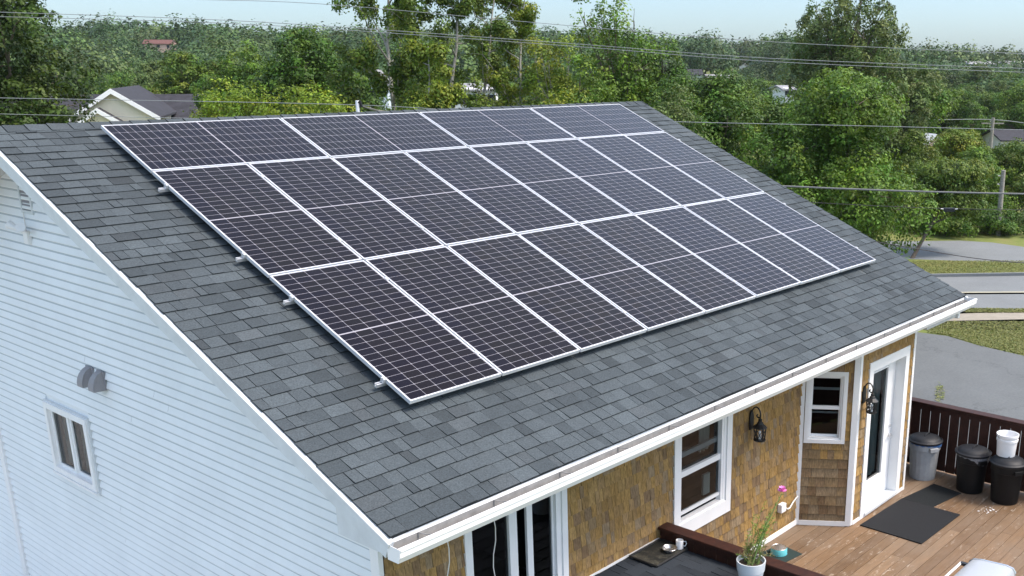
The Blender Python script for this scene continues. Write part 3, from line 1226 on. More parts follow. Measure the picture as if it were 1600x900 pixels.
cd = MB()
cedar(cd, FM, GX + .006, A0[0] - .0, -5.42, SOFF_Z - .004, [shrink(PATIO, .01), shrink(WIN_M, .01)], weather=0.40)
cedar(cd, FA, 0.03, ALEN - .03, -5.36, SOFF_Z - .004, [shrink(WIN_A, .01)], expo=0.135, wr=(0.07, 0.19), weather=0.6)
cedar(cd, FD, B0[0] + .05, RWX - .03, -5.36, SOFF_Z - .004, [shrink(DOOR, .01)], wr=(0.06, 0.14), weather=0.2)
cd.build('cedar_cladding', M_CEDAR, house)
wl = MB()
wall_sheet(wl, FM, GX + .15, A0[0] + .1, -8.2, SOFF_Z + .01, [shrink(PATIO, .06), shrink(WIN_M, .06)], -0.12, -0.002)
wall_sheet(wl, FA, 0.0, ALEN, -8.2, SOFF_Z + .01, [shrink(WIN_A, .04)], -0.10, -0.002)
wall_sheet(wl, FD, B0[0], RWX - .16, -8.2, SOFF_Z + .01, [(DOOR[0] + .1, DOOR[1] - .1, DOOR[2], DOOR[3] - .1)], -0.12, -0.002)
wl.build('front_sheathing', M_INTERIOR, house)

tr = MB()
tr.box((-0.012, DECK_Z + .01, -.01), (0.045, SOFF_Z - .004, .022), FA)
tr.build('corner_trim', M_WHITE, house)
tr = MB()
tr.box((ALEN - .062, DECK_Z + .01, -.01), (ALEN + .004, SOFF_Z - .004, .022), FA)
tr.box((B0[0] + .005, DECK_Z + .012, .0), (B0[0] + .06, SOFF_Z - .006, .02), FD)
tr.build('corner_trim', M_WHITE, house)
MB().box((RWX - .045, -8.0, -.004), (RWX + .012, SOFF_Z - .004, .022), FD).build('corner_trim', M_WHITE, house)
bt = MB()
bt.box((3.42, DECK_Z + .005, 0), (A0[0], DECK_Z + .075, .026), FM)
bt.box((.046, DECK_Z + .006, 0), (ALEN - .063, DECK_Z + .076, .024), FA)
bt.box((B0[0] + .061, DECK_Z + .005, 0), (RWX - .046, DECK_Z + .06, .026), FD)
bt.box((1.68, LAND_Z + .003, 0), (3.16, LAND_Z + .03, .024), FM)
bt.build('base_trim', M_WHITE, house)


# --- windows and doors
def ring(mb, fr, r, w, n0, n1, bottom=None, top=None):
    u0, u1, v0, v1 = r
    b = w if bottom is None else bottom
    t = w if top is None else top
    mb.box((u0, v0, n0), (u0 + w, v1, n1), fr)
    mb.box((u1 - w, v0, n0), (u1, v1, n1), fr)
    mb.box((u0 + w, v0, n0), (u1 - w, v0 + b, n1 - .0005), fr)
    mb.box((u0 + w, v1 - t, n0), (u1 - w, v1, n1 - .0005), fr)
    return mb


def pane(fr, r, n, parent):
    u0, u1, v0, v1 = r
    return MB().poly([fr.p(u0, v0, n), fr.p(u1, v0, n), fr.p(u1, v1, n), fr.p(u0, v1, n)]).build('pane', M_GLASS, parent)


def curtain(fr, u0, u1, v0, v1, n, parent, mat=None, waves=5, amp=.02):
    mb = MB()
    k = 24
    pts = [(u0 + (u1 - u0) * i / k, n + amp * math.sin(i / k * waves * 6.28)) for i in range(k + 1)]
    for (a, na), (b, nb) in zip(pts, pts[1:]):
        mb.poly([fr.p(a, v0, na), fr.p(b, v0, nb), fr.p(b, v1, nb), fr.p(a, v1, na)])
    return mb.build('curtain', mat or M_CURTAIN, parent, smooth=True)


# gable slider
w = MB()
ring(w, FG, WIN_G, .070, -.02, .062)
win = w.build('window', M_WHITE, house)
ring(MB(), FG, (WIN_G[0] - .03, WIN_G[1] + .03, WIN_G[2] - .02, WIN_G[3] + .02), .032, -.002, .040).build('frame', M_WHITE2, win)
um = (WIN_G[0] + WIN_G[1]) / 2
for a, b, n in ((WIN_G[0] + .062, um - .012, .004), (um - .03, WIN_G[1] - .062, -.014)):
    s = ring(MB(), FG, (a, b, WIN_G[2] + .062, WIN_G[3] - .062), .05, n - .015, n + .015).build('sash', M_WHITE, win)
    pane(FG, (a + .05, b - .05, WIN_G[2] + .11, WIN_G[3] - .11), n, s)
curtain(FG, WIN_G[0] + .10, WIN_G[0] + .20, WIN_G[2] + .07, WIN_G[3] - .07, -.10, win, waves=2)
curtain(FG, um + .02, um + .10, WIN_G[2] + .07, WIN_G[3] - .07, -.10, win, waves=2)
MB().box((WIN_G[0] - .02, WIN_G[2] - .032, 0), (WIN_G[1] + .02, WIN_G[2] - .004, .075), FG).build('sill', M_WHITE, win)

# patio slider
w = MB()
w.box((PATIO[0], PATIO[2], -.06), (PATIO[0] + .085, PATIO[3], .03), FM)
w.box((PATIO[1] - .145, PATIO[2], -.06), (PATIO[1] - .075, PATIO[3], .012), FM)
w.box((PATIO[1] - .074, PATIO[2], -.01), (PATIO[1], PATIO[3], .03), FM)
w.box((PATIO[0] + .085, PATIO[3] - .09, -.06), (PATIO[1] - .145, PATIO[3], .03), FM)
w.box((PATIO[0] + .085, PATIO[2], -.06), (PATIO[1] - .145, PATIO[2] + .05, .0), FM)
w.box((0.895, PATIO[2] + .05, -.04), (0.995, PATIO[3] - .09, .012), FM)
pd = w.build('patio_door', M_WHITE, house)
pane(FM, (PATIO[0] + .085, .895, PATIO[2] + .05, PATIO[3] - .09), -.02, pd)
sl = MB()
sl.box((1.16, PATIO[2] + .05, -.055), (1.235, PATIO[3] - .09, -.025), FM)
sl.box((1.50, PATIO[2] + .05, -.055), (1.525, PATIO[3] - .09, -.025), FM)
sl.box((1.235, PATIO[3] - .15, -.055), (1.50, PATIO[3] - .09, -.0255), FM)
slo = sl.build('sliding_sash', M_WHITE, pd)
pane(FM, (1.235, 1.50, PATIO[2] + .05, PATIO[3] - .15), -.04, slo)
MB().box((.865, PATIO[2] + .05, -.03), (.885, PATIO[3] - .09, -.0205), FM).build('edge_seal', M_BLACK, pd)

# main double-hung
w = MB()
ring(w, FM, WIN_M, .10, -.03, .030, bottom=.17)
win = w.build('window', M_WHITE, house)
ring(MB(), FM, shrink(WIN_M, .098), .05, -.06, .012, bottom=.10).build('frame', M_WHITE, win)
iu0, iu1 = WIN_M[0] + .15, WIN_M[1] - .19
MB().box((iu1, WIN_M[2] + .15, -.06), (WIN_M[1] - .145, WIN_M[3] - .1, .008), FM).build('jamb', M_WHITE, win)
s = MB().box((iu0, -3.87, -.045), (iu1, -3.80, -.006), FM).build('meeting_rail', M_WHITE, win)
MB().box((iu0, -3.66, -.09), (iu1, -3.60, -.062), FM).build('sash_rail', M_WHITE2, win)
MB().box((iu0, -4.34, -.045), (iu1, -4.30, -.01), FM).build('sash_rail', M_WHITE, win)
pane(FM, (iu0, iu1, -4.30, -3.87), -.03, s)
pane(FM, (iu0, iu1, -3.80, WIN_M[3] - .1), -.05, s)
curtain(FM, iu1 - .24, iu1 - .02, -3.75, -2.9, -.16, win, waves=3, amp=.025)
MB().box((iu1 - .25, -4.28, -.10), (iu1 - .12, -4.02, -.07), FM).build('cloth_bag', M_CURTAIN, win)

# bay double-hung on the angled wall
w = MB()
ring(w, FA, WIN_A, .052, -.01, .028)
win = w.build('window', M_WHITE, house)
ring(MB(), FA, shrink(WIN_A, .050), .028, -.05, .010).build('frame', M_WHITE, win)
i0, i1 = WIN_A[0] + .078, WIN_A[1] - .078
s = ring(MB(), FA, (i0, i1, -3.72, WIN_A[3] - .078), .018, -.045, -.006, bottom=.05).build('sash', M_WHITE, win)
pane(FA, (i0 + .018, i1 - .018, -3.67, WIN_A[3] - .096), -.03, s)
MB().box((i0 + .018, -3.46, -.062), (i1 - .018, -3.425, -.05), FA).build('sash_rail', M_WHITE2, s)
s2 = ring(MB(), FA, (i0, i1, WIN_A[2] + .078, -3.70), .018, -.075, -.047, bottom=.03).build('sash', M_WHITE, win)
pane(FA, (i0 + .018, i1 - .018, WIN_A[2] + .108, -3.718), -.06, s2)
MB().box((i0 + .018, -3.80, -.10), (i1 - .018, -3.775, -.09), FA).build('sash_rail', M_WHITE2, s2)

# entrance door, set back in a deep jamb
w = MB()
d0, d1 = DOOR[0], DOOR[1]
w.box((d0, DOOR[2], -.02), (d0 + .115, DOOR[3], .03), FD)
w.box((d1 - .115, DOOR[2], -.02), (d1, DOOR[3], .03), FD)
w.box((d0 + .115, DOOR[3] - .13, -.02), (d1 - .115, DOOR[3], .0295), FD)
w.box((d0 + .10, DOOR[2], -.24), (d0 + .1145, DOOR[3] - .13, -.0), FD)
w.box((d1 - .1145, DOOR[2], -.24), (d1 - .10, DOOR[3] - .13, .0), FD)
w.box((d0 + .115, DOOR[3] - .145, -.24), (d1 - .115, DOOR[3] - .131, .0), FD)
door_o = w.build('door_frame', M_WHITE, house)
MB().box((d0 + .115, DOOR[2], -.24), (d1 - .115, DOOR[2] + .035, .05), FD).build('sill', M_WHITE2, door_o)
dl = MB()
du0, du1, dz0, dz1 = d0 + .117, d1 - .117, DOOR[2] + .04, DOOR[3] - .15
gr1 = du1 - .255
dl.box((du0, dz0, -.16), (du0 + .15, dz1, -.115), FD)
dl.box((gr1, dz0, -.16), (du1, dz1, -.115), FD)
dl.box((du0 + .15, dz0, -.16), (gr1, dz0 + .33, -.1155), FD)
dl.box((du0 + .15, dz1 - .10, -.16), (gr1, dz1, -.1155), FD)
ring(dl, FD, (du0 + .135, gr1 + .015, dz0 + .315, dz1 - .085), .022, -.1165, -.103)
leaf = dl.build('door', M_WHITE, house)
pane(FD, (du0 + .15, gr1, dz0 + .33, dz1 - .10), -.135, leaf)
curtain(FD, du0 + .34, gr1 - .02, dz0 + .34, dz1 - .11, -.20, leaf, waves=2, amp=.015, mat=simple_mat('door_curtain', (0.25, .30, .30), .9))
hd = MB()
hx = du1 - .07
hd.tube([FD.p(hx, -4.45, -.115), FD.p(hx, -4.45, -.08)], .025, 10)
hd.tube([FD.p(hx, -4.45, -.075), FD.p(hx - .09, -4.45, -.075)], .011, 8)
MB().tube([FD.p(hx, -4.31, -.115), FD.p(hx, -4.31, -.095)], .02, 10).build('deadbolt', M_STEEL, leaf, smooth=True)
hd.build('handle', M_STEEL, leaf, smooth=True)

# --- gable louvre vent
vt = (-0.99, -0.69, -0.95, -0.58)
v_ = ring(MB(), FG, vt, .035, 0.0, .03).build('gable_vent', M_WHITE2, house)
sl = MB()
for i in range(8):
    z = vt[2] + .05 + i * .034
    sl.poly([FG.p(vt[0] + .035, z, .024), FG.p(vt[1] - .035, z, .024), FG.p(vt[1] - .035, z + .024, .012), FG.p(vt[0] + .035, z + .024, .012)])
sl.poly([FG.p(vt[0] + .03, vt[2] + .03, .0105), FG.p(vt[1] - .03, vt[2] + .03, .0105), FG.p(vt[1] - .03, vt[3] - .03, .0105), FG.p(vt[0] + .03, vt[3] - .03, .0105)])
sl.build('louvre', M_HOOD, v_)

# ------------------------------------------------------------------ fixtures on the house
def vent_hood(u, label):
    fr = Frame(FG.p(u, -2.72, .034), FG.u * .80, FG.v * .84, FG.n * .80)
    t = thing('vent_hood', label, 'vent', fr.p(0, 0, 0), 'exhaust hoods on the gable wall')
    mb = MB()
    prof = [(0.0, 0.0), (0.15, 0.0), (0.152, 0.05), (0.138, 0.11), (0.11, 0.165), (0.065, 0.215), (0.0, 0.245)]
    n = len(prof)
    hw = lambda v: 0.095 - 0.03 * (v / 0.24) ** 2
    for i in range(n - 1):
        (n0, v0), (n1, v1) = prof[i], prof[i + 1]
        k0, k1 = (0.86 if n0 > .05 else 1), (0.86 if n1 > .05 else 1)
        if i > 0:
            mb.poly([fr.p(-hw(v0) * k0, v0, n0), fr.p(hw(v0) * k0, v0, n0), fr.p(hw(v1) * k1, v1, n1), fr.p(-hw(v1) * k1, v1, n1)])
    for s in (-1, 1):
        q = [fr.p(s * hw(v) * (0.86 if nn > .05 else 1), v, nn) for nn, v in prof]
        mb.poly(q if s > 0 else q[::-1])
    mb.build('hood', M_HOOD, t)
    MB().box((-.10, -.002, -.012), (.10, .246, .003), fr).build('flange', M_HOOD, t)


vent_hood(0.085, 'left one of two close grey plastic vent hoods on the white gable')
vent_hood(0.345, 'right one of two close grey plastic vent hoods on the white gable')

fx = thing('floodlight', 'white twin floodlight fixture on the gable below the louvre vent', 'light', FG.p(-0.93, -1.20, .03))
fr = Frame(FG.p(-0.93, -1.20, .03), FG.u, FG.v, FG.n)
MB().box((-.055, -.09, -.02), (.055, .06, .03), fr).build('base_plate', M_WHITEP, fx, bevel=.008)
for s in (-1, 1):
    h = MB()
    d = np.array([s * .75, .45, .5])
    d = d / np.linalg.norm(d)
    ax = fr.u * d[0] + fr.v * d[1] + fr.n * d[2]
    o = fr.p(s * .03, .05, .03)
    h.tube([o, o + ax * .05], .014, 8)
    h.tube([o + ax * .05, o + ax * .09, o + ax * .17], [.02, .032, .05], 12)
    h.build('lamp_head', M_WHITEP, fx, smooth=True)
MB().tube([fr.p(0, .06, .01), fr.p(.02, .15, .012), fr.p(.015, .26, .01)], .006, 6).build('cable', M_CORD, fx)


def lantern(fr, label):
    fr = Frame(fr.o, fr.u * .84, fr.v * .84, fr.n * .9)
    t = thing('wall_lantern', label, 'lantern', fr.p(0, 0, 0), 'black wall lanterns beside the door')
    bp = MB()
    bp.prism([(-.045, -.15), (.045, -.15), (.055, -.05), (.055, .05), (.035, .13), (0, .17), (-.035, .13), (-.055, .05), (-.055, -.05)], 0, .03, fr)
    bp.build('backplate', M_BLACK, t, bevel=.006)
    arm = []
    for i in range(17):
        w = math.pi * (1.0 - i / 16 * 1.0)
        arm.append(fr.p(0, .10 + .13 * math.sin(w) + (.0), .095 + .075 * math.cos(w)))
    arm = [fr.p(0, -.02, .02), fr.p(0, .05, .02)] + arm
    for i in range(10):                                   # curl at the end of the scroll
        w = -i / 9 * 4.4
        r = .042 * (1 - i / 14)
        arm.append(fr.p(0, .10 + r * math.sin(w) * .9, .128 + r * math.cos(w)))
    MB().tube(arm, [.0095] * len(arm), 8).build('arm', M_BLACK, t, smooth=True)
    c = Frame(fr.p(0, -.30, .165), fr.u, fr.n * -1, fr.v)
    MB().lathe([(.012, .42), (.012, .36), (.030, .35), (.030, .31), (.045, .30), (.05, .275), (.105, .225), (.108, .215), (.0, .215)][::-1], c, 12).build('cap', M_BLACK, t)
    cg = MB()
    for i in range(6):
        a0, a1 = i * math.pi / 3, (i + 1) * math.pi / 3
        p0, p1 = (.09 * math.cos(a0), .09 * math.sin(a0)), (.09 * math.cos(a1), .09 * math.sin(a1))
        q0, q1 = (.075 * math.cos(a0), .075 * math.sin(a0)), (.075 * math.cos(a1), .075 * math.sin(a1))
        cg.tube([c.p(*q0, 0.02), c.p(*p0, .215)], .006, 6)
        cg.tube([c.p(*q0, .03), c.p(*p1, .21)], .004, 6)
        cg.tube([c.p(*q1, .03), c.p(*p0, .21)], .004, 6)
    cg.lathe([(.082, 0), (.09, .006), (.09, .028), (.07, .03), (.0, .03)], c, 12)
    cg.build('cage', M_BLACK, t)
    MB().lathe([(.022, .03), (.022, .13), (.018, .15), (0.004, .165)], c, 12).build('bulb', M_WHITEP, t, smooth=True)


lantern(Frame(FM.p(4.985, -3.535, .014), FM.u * .95, FM.v * .95, FM.n * .95), 'black scroll arm wall lantern on the cedar wall between the two windows')
lantern(Frame(FD.p(6.775, -3.53, .014), FD.u * .9, FD.v * .9, FD.n * .9), 'black scroll arm wall lantern beside the white entrance door')

# white outdoor outlet with a short cord
oc = thing('outlet_box', 'small white outdoor outlet box with a looping cord low on the cedar wall', 'outlet', FM.p(5.80, -4.98, .01))
ob = Frame(FM.p(5.78, -4.98, .012), FM.u, FM.v, FM.n)
MB().box((-.06, -.06, 0), (.06, .06, .07), ob).build('box', M_WHITEP, oc, bevel=.01)
MB().tube([ob.p(.06, -.01, .04), ob.p(.12, -.06, .05), ob.p(.2, -.07, .04), ob.p(.3, -.02, .03), ob.p(.42, .02, .025)], .010, 8).build('cord', M_CORD, oc, smooth=True)

# cords hanging from the gutter
for x_, zt_, label in ((0.02, -2.80, 'thin white cord hanging from the gutter in front of the cedar at the house corner'), (0.56, -2.80, 'thin white cord hanging from the gutter in front of the patio door glass')):
    pts = []
    for i in range(15):
        z = zt_ - i * .13
        pts.append((x_ + .012 * math.sin(i * 1.7) + .01 * math.sin(i * .6), MY - .17 + .01 * math.sin(i * 1.1), z))
    tag(MB().tube(pts, .0045, 6).build('hanging_cord', M_CORD, None, smooth=True, origin=pts[0]), label, 'cord')

# ------------------------------------------------------------------ solar array
PW, PH, PG = 1.04, 2.10, 0.022
ARR = Frame((0, 0, 0), (1, 0, 0), (0, CP, SP), (0, -SP, CP))     # origin: array's upper left corner, on the glass
FT = 0.036
fm = MB()
ring(fm, WORLD, (-PW / 2, PW / 2, -PH / 2, PH / 2), .0125, -FT, 0.0)
_f0 = fm.build('frame', M_FRAME)
gm = MB().box((-PW / 2 + .0125, -PH / 2 + .0125, -.008), (PW / 2 - .0125, PH / 2 - .0125, -.0025))
_g0 = gm.build('cells', M_SOLAR)
FRAME_ME, CELL_ME = _f0.data, _g0.data
bpy.data.objects.remove(_f0)
bpy.data.objects.remove(_g0)
ORD = ['first', 'second', 'third', 'fourth', 'fifth', 'sixth', 'seventh', 'eighth']


def solar_panel(u, v, land, label, group):
    c = ARR.p(u, -v, 0)
    o = thing('solar_panel', label, 'solar panel', c, group)
    o.rotation_mode = 'XYZ'
    m = Matrix.Rotation(PITCH, 4, 'X') @ (Matrix.Rotation(math.pi / 2, 4, 'Z') if land else Matrix.Identity(4))
    m = m @ Matrix.Rotation(math.radians(rng.normal(0, .10)), 4, 'X') @ Matrix.Rotation(math.radians(rng.normal(0, .10)), 4, 'Y')
    o.rotation_euler = m.to_euler()
    for nm, me in (('frame', FRAME_ME), ('cells', CELL_ME)):
        q = bpy.data.objects.new(nm, me)
        COL.objects.link(q)
        q.parent = o


def place_words(i, n):
    if i == 0:
        return 'leftmost'
    if i == n - 1:
        return 'rightmost'
    return ORD[i] + ' from left'


W_ARR = 8 * PW + 7 * PG
LW = (W_ARR - 3 * PG) / 4
V1 = PW
V2 = V1 + PG
V3 = V2 + PH
V4 = V3 + PG
V5 = V4 + PH
for i in range(4):
    solar_panel(LW / 2 + i * (LW + PG), PW / 2, True, '%s of the four sideways solar panels along the ridge' % place_words(i, 4), 'sideways solar panels in the top row')
for r, v0, rn in ((0, V2, 'middle'), (1, V4, 'bottom')):
    for i in range(8):
        solar_panel(PW / 2 + i * (PW + PG), v0 + PH / 2, False, '%s of the eight upright solar panels in the %s row' % (place_words(i, 8), rn), 'upright solar panels in the %s row' % rn)

# mounting rails
rails = [(0.20, 'topmost mounting rail just below the ridge'), (0.85, 'mounting rail under the lower edge of the top panel row'), (1.36, 'mounting rail ending just below the top row of panels'), (2.77, 'mounting rail ending below the middle of the middle row'),
         (3.56, 'mounting rail ending just below the top of the bottom row'), (4.93, 'lowest aluminium mounting rail near the front corner of the array')]
for v, label in rails:
    t = thing('mounting_rail', 'aluminium ' + label if not label.startswith('lowest') else label, 'rail', ARR.p(0, -v, -FT), 'aluminium rails under the solar panels')
    hidden = v < 1.2
    x0r, x1r = (-0.085 if not hidden else 0.03), W_ARR + (0.03 if not hidden else -.03)
    r = MB()
    r.box((x0r, -v - .017, -FT - .034), (x1r, -v - .006, -FT - .001), ARR)
    r.box((x0r, -v + .006, -FT - .034), (x1r, -v + .017, -FT - .001), ARR)
    r.box((x0r, -v - .006, -FT - .034), (x1r, -v + .006, -FT - .022), ARR)
    r.build('rail', M_RAIL, t)
    if not hidden:
        for xe, s in ((-.004, -1), (W_ARR + .004, 1)):
            k = MB()
            k.box((xe, -v - .022, -FT), (xe + s * .022, -v + .022, .004), ARR)
            k.box((xe - s * .012, -v - .022, .0005), (xe, -v + .022, .004), ARR)
            k.tube([ARR.p(xe + s * .012, -v, .004), ARR.p(xe + s * .012, -v, .012)], .007, 6)
            k.build('end_clamp', M_RAIL, t)
        for i in range(7):
            xc = PW + PG / 2 + i * (PW + PG)
            k = MB()
            k.box((xc - .021, -v - .025, .0005), (xc + .021, -v + .025, .004), ARR)
            k.tube([ARR.p(xc, -v, .004), ARR.p(xc, -v, .010)], .007, 6)
            k.build('mid_clamp', M_RAIL, t)
    for xf in np.arange(.25, W_ARR, 1.35):
        k = MB()
        k.box((xf - .02, -v - .028, -RH_ + .01), (xf + .02, -v - .018, -FT - .004), ARR)
        k.box((xf - .02, -v - .09, -RH_ + .01), (xf + .02, -v - .018, -RH_ + .016), ARR)
        k.build('foot', M_RAIL, t)

# ------------------------------------------------------------------ deck, landing, railings
dk = MB()
DECKC = [(0.160, 0.098, 0.052), (0.184, 0.114, 0.062), (0.145, 0.087, 0.046), (0.192, 0.126, 0.074)]
y = -5.04
while y > -10.2:
    x = 3.2
    while x < 9.38:
        L_ = min(rng.uniform(2.4, 4.8), 9.38 - x)
        c = tuple(np.array(DECKC[rng.integers(4)]) * 0.98 * rng.uniform(.88, 1.12))
        dk.box((x + .002, y - .138, DECK_Z - .035), (x + L_ - .002, y - .0, DECK_Z + rng.uniform(-.0015, .0015)), WORLD, c)
        x += L_
    y -= .1445
struct(dk.build('deck', M_DECK))
dsub = MB()
for yy in (-5.3, -7.0, -8.6, -10.1):
    for xx in (3.35, 6.2, 9.25):
        dsub.box((xx - .06, yy - .06, GZ), (xx + .06, yy + .06, DECK_Z - .20))
for xx in np.arange(3.4, 9.35, .45):
    dsub.box((xx - .02, -10.2, DECK_Z - .2), (xx + .02, -5.1, DECK_Z - .036))
struct(dsub.build('deck_framing', M_RAILWOOD))

FL = Frame((0, MY - .03, LAND_Z), (1, 0, 0), (0, -1, 0), (0, 0, 1))
lm = MB()
shingle_field(lm, FL, -1.0, 3.14, 3.2, expo=0.18)
lm.box((-1.0, 0.0, -.12), (3.14, 3.2, -.002), FL, (.03, .032, .036))
for xx in (-.9, 3.0):
    for yy in (.1, 3.1):
        lm.box((xx - .05, yy - .05, GZ - LAND_Z), (xx + .05, yy + .05, -.12), FL, (.03, .02, .015))
M_LAND = attr_mat('dark_shingle_paving', 0.9, fine=(150, .7, 1.3), spec=.2, bump=.4)
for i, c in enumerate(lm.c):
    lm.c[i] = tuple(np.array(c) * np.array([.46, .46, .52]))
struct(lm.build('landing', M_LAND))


def railing(label, x, y0, y1, z_lo, z_cap, face_w=.135, gap=.012, cap_w=.17, group=None, dark=1.0):
    t = thing('deck_railing', label, 'railing', (x, y0, z_lo))
    c = MB()
    segs = 3
    c.box((x - cap_w / 2, y1, z_cap - .036), (x + cap_w / 2, y0, z_cap))
    c.box((x - .045, y1 + .001, z_cap - .125), (x + .045, y0 - .001, z_cap - .0365))
    c.build('cap_rail', M_RAILWOOD, t, bevel=.006)
    b = MB()
    b.box((x - .03, y1 + .001, z_lo + .05), (x + .03, y0 - .001, z_lo + .13))
    b.build('bottom_rail', M_RAILWOOD, t)
    yy = y0 - .02
    while yy > y1 + face_w:
        MB().box((x - .030 - .019, yy - face_w, z_lo + .045 + rng.uniform(-.006, .006)), (x - .0305, yy, z_cap - .05)).build('board', M_RAILWOOD, t)
        yy -= face_w + gap
    for yp in (y0 - .06, (y0 + y1) / 2, y1 + .06):
        MB().box((x + .031, yp - .045, z_lo - .05), (x + .115, yp + .045, z_cap - .037)).build('post', M_RAILWOOD, t)
    return t


railing('dark brown board railing at the far end of the deck behind the bins', 9.30, -5.10, -9.6, DECK_Z, -4.31, face_w=.142, gap=.014)
railing('dark brown board railing between the shingled landing and the lower deck', 3.215, -5.055, -8.9, DECK_Z, -4.295, face_w=.142, gap=.010)

# ------------------------------------------------------------------ things on the deck and landing
M_MAT = simple_mat('black_rubber_mat', (0.006, 0.008, 0.009), 0.8, spec=.3, noise=(90, .5), bump=(120, .6))
M_MAT2 = simple_mat('worn_black_mat', (0.011, 0.012, 0.014), 0.85, spec=.3, noise=(70, .8), bump=(140, .6))


def flat_mat(name, pts, z, th, mat, label):
    mb = MB()
    c = np.mean([np.array(q) for q in pts], 0)
    mb.prism([tuple(q) for q in pts], z, z + th)
    o = mb.build(name, mat, None, origin=(c[0], c[1], z), bevel=.004)
    return tag(o, label, 'mat')


flat_mat('door_mat', [(6.75, -5.75), (6.74, -6.66), (7.95, -6.69), (7.95, -5.80)], DECK_Z + .003, .014, M_MAT2, 'large worn black rubber mat in front of the white entrance door')
flat_mat('door_mat', [(7.965, -5.80), (7.955, -6.28), (8.70, -6.40), (8.78, -5.93)], DECK_Z + .003, .009, M_MAT, 'smaller flat black mat beside the grey bin')


def bin_(x, y, label, body, lid, rib=True, h=.60, r=.235, extras=True, bag=None):
    t = thing('trash_bin', label, 'bin', (x, y, DECK_Z + .002))
    fr = Frame((x, y, DECK_Z + .002), (1, 0, 0), (0, 1, 0), (0, 0, 1))
    def ribs(w, rr, hh):
        return rr * (1 - (.022 if rib and .04 < hh < h - .13 and (w * 9 / math.pi) % 1 < .28 else 0))
    b = MB()
    b.lathe([(r * .80, 0), (r * .82, .02), (r * .86, h * .3), (r * .92, h * .7), (r * .955, h - .125), (r * .99, h - .12), (r, h - .02), (r * 1.04, h - .015), (r * 1.04, h), (r * .9, h)], fr, 72, fn=ribs)
    b.build('body', body, t, smooth=True)
    l = MB()
    l.lathe([(r * 1.06, h - .02), (r * 1.12, h + .0), (r * 1.12, h + .015), (r * 1.02, h + .03), (r * .98, h + .022), (r * .9, h + .05), (r * .6, h + .075), (r * .2, h + .085), (0.01, h + .087)], fr, 40)
    lo = l.build('lid', lid, t, smooth=True)
    MB().tube([fr.p(-.08, -.02, h + .075), fr.p(-.06, -.02, h + .10), fr.p(.06, -.02, h + .10), fr.p(.08, -.02, h + .075)], .014, 8).build('lid_handle', lid, lo, smooth=True)
    for s in ((-.55, -.83), (.55, .83)):
        d = np.array([s[0], s[1]])
        d = d / np.linalg.norm(d)
        tt = np.array([-d[1], d[0]])
        g = Frame(fr.p(d[0] * r * 1.01, d[1] * r * 1.01, h - .12), (tt[0], tt[1], 0), (0, 0, 1), (d[0], d[1], 0))
        MB().box((-.07, 0, -.03), (.07, .065, .03), g).build('side_handle', body, t, bevel=.008)
    if bag:
        g = MB()
        n = 72
        ring_ = []
        for i in range(n):
            w = i / n * 2 * math.pi
            drop = .03 + bag[1] * max(0, math.cos(w - bag[2])) ** 6 + .008 * math.sin(w * 17)
            ring_.append((w, drop))
        for (w0, d0_), (w1, d1_) in zip(ring_, ring_[1:] + ring_[:1]):
            if w1 < w0:
                w1 += 2 * math.pi
            rr = r * 1.055
            g.poly([fr.p(rr * math.cos(w0), rr * math.sin(w0), h - d0_), fr.p(rr * math.cos(w1), rr * math.sin(w1), h - d1_), fr.p(rr * math.cos(w1), rr * math.sin(w1), h - .002), fr.p(rr * math.cos(w0), rr * math.sin(w0), h - .002)])
        g.build('bin_liner', bag[0], t, smooth=True)
    return t


M_BLUEBAG = simple_mat('blue_liner', (0.05, 0.13, 0.32), .35)
M_CLEARBAG = simple_mat('clear_liner', (0.16, 0.165, 0.175), .25, noise=(40, .5))
_cw = math.atan2(-.78, -.62)
bin_(8.96, -5.66, 'grey ribbed trash bin with black lid beside the cedar corner', M_GREYP, M_DGREYP, bag=(M_BLUEBAG, .03, _cw + .8))
bin_(8.92, -6.43, 'black lidded bin with clear liner poking out beside the grey bin', M_BLACKP, M_DGREYP, rib=False, bag=(M_CLEARBAG, .10, _cw + .15), h=.60)
bin_(8.85, -6.98, 'black trash bin with lid under the white bucket', M_BLACKP, M_DGREYP, rib=False, bag=(M_BLACKP, .06, _cw), h=.60)
bk_ = thing('bucket', 'white plastic bucket standing upside up on the lid of a black bin', 'bucket', (8.88, -6.92, DECK_Z + .69))
bk_['label'] = 'white plastic bucket standing on the lid of a black bin'
fr = Frame((8.88, -6.92, DECK_Z + .69), (1, 0, 0), (0, 1, 0), (0, 0, 1))
MB().lathe([(.125, 0), (.128, .01), (.14, .22), (.15, .225), (.15, .255), (.142, .258), (.145, .29), (.155, .295), (.155, .325), (.146, .325), (.14, .30), (.12, .03), (.0, .03)], fr, 40).build('body', M_WHITEP, bk_, smooth=True)
hpts = []
for i in range(13):
    w = -math.pi / 2 + math.pi * i / 12
    hpts.append(fr.p(.155 * math.sin(w) * .8, -.155 * math.sin(w) * .6 - .12 * math.cos(w) * .5, .30 - .15 * math.cos(w)))
MB().tube(hpts, .003, 6).build('handle', M_STEEL, bk_)

# paint flakes on the deck near the bins
fl = MB()
for k in range(15):
    x_, y_ = 8.36 + rng.normal(0, .07), -6.93 + rng.normal(0, .05)
    s = rng.uniform(.006, .022)
    t = rng.uniform(0, 6.28)
    fl.prism([(x_ + s * math.cos(t + a) * rng.uniform(.6, 1), y_ + s * math.sin(t + a) * rng.uniform(.6, 1)) for a in (0, 1.6, 3.1, 4.7)], DECK_Z + .003, DECK_Z + .008)
o = fl.build('paint_flakes', M_WHITEP)
o['kind'] = 'stuff'
tag(o, 'scatter of white flakes on the deck in front of the black bins', 'flakes')

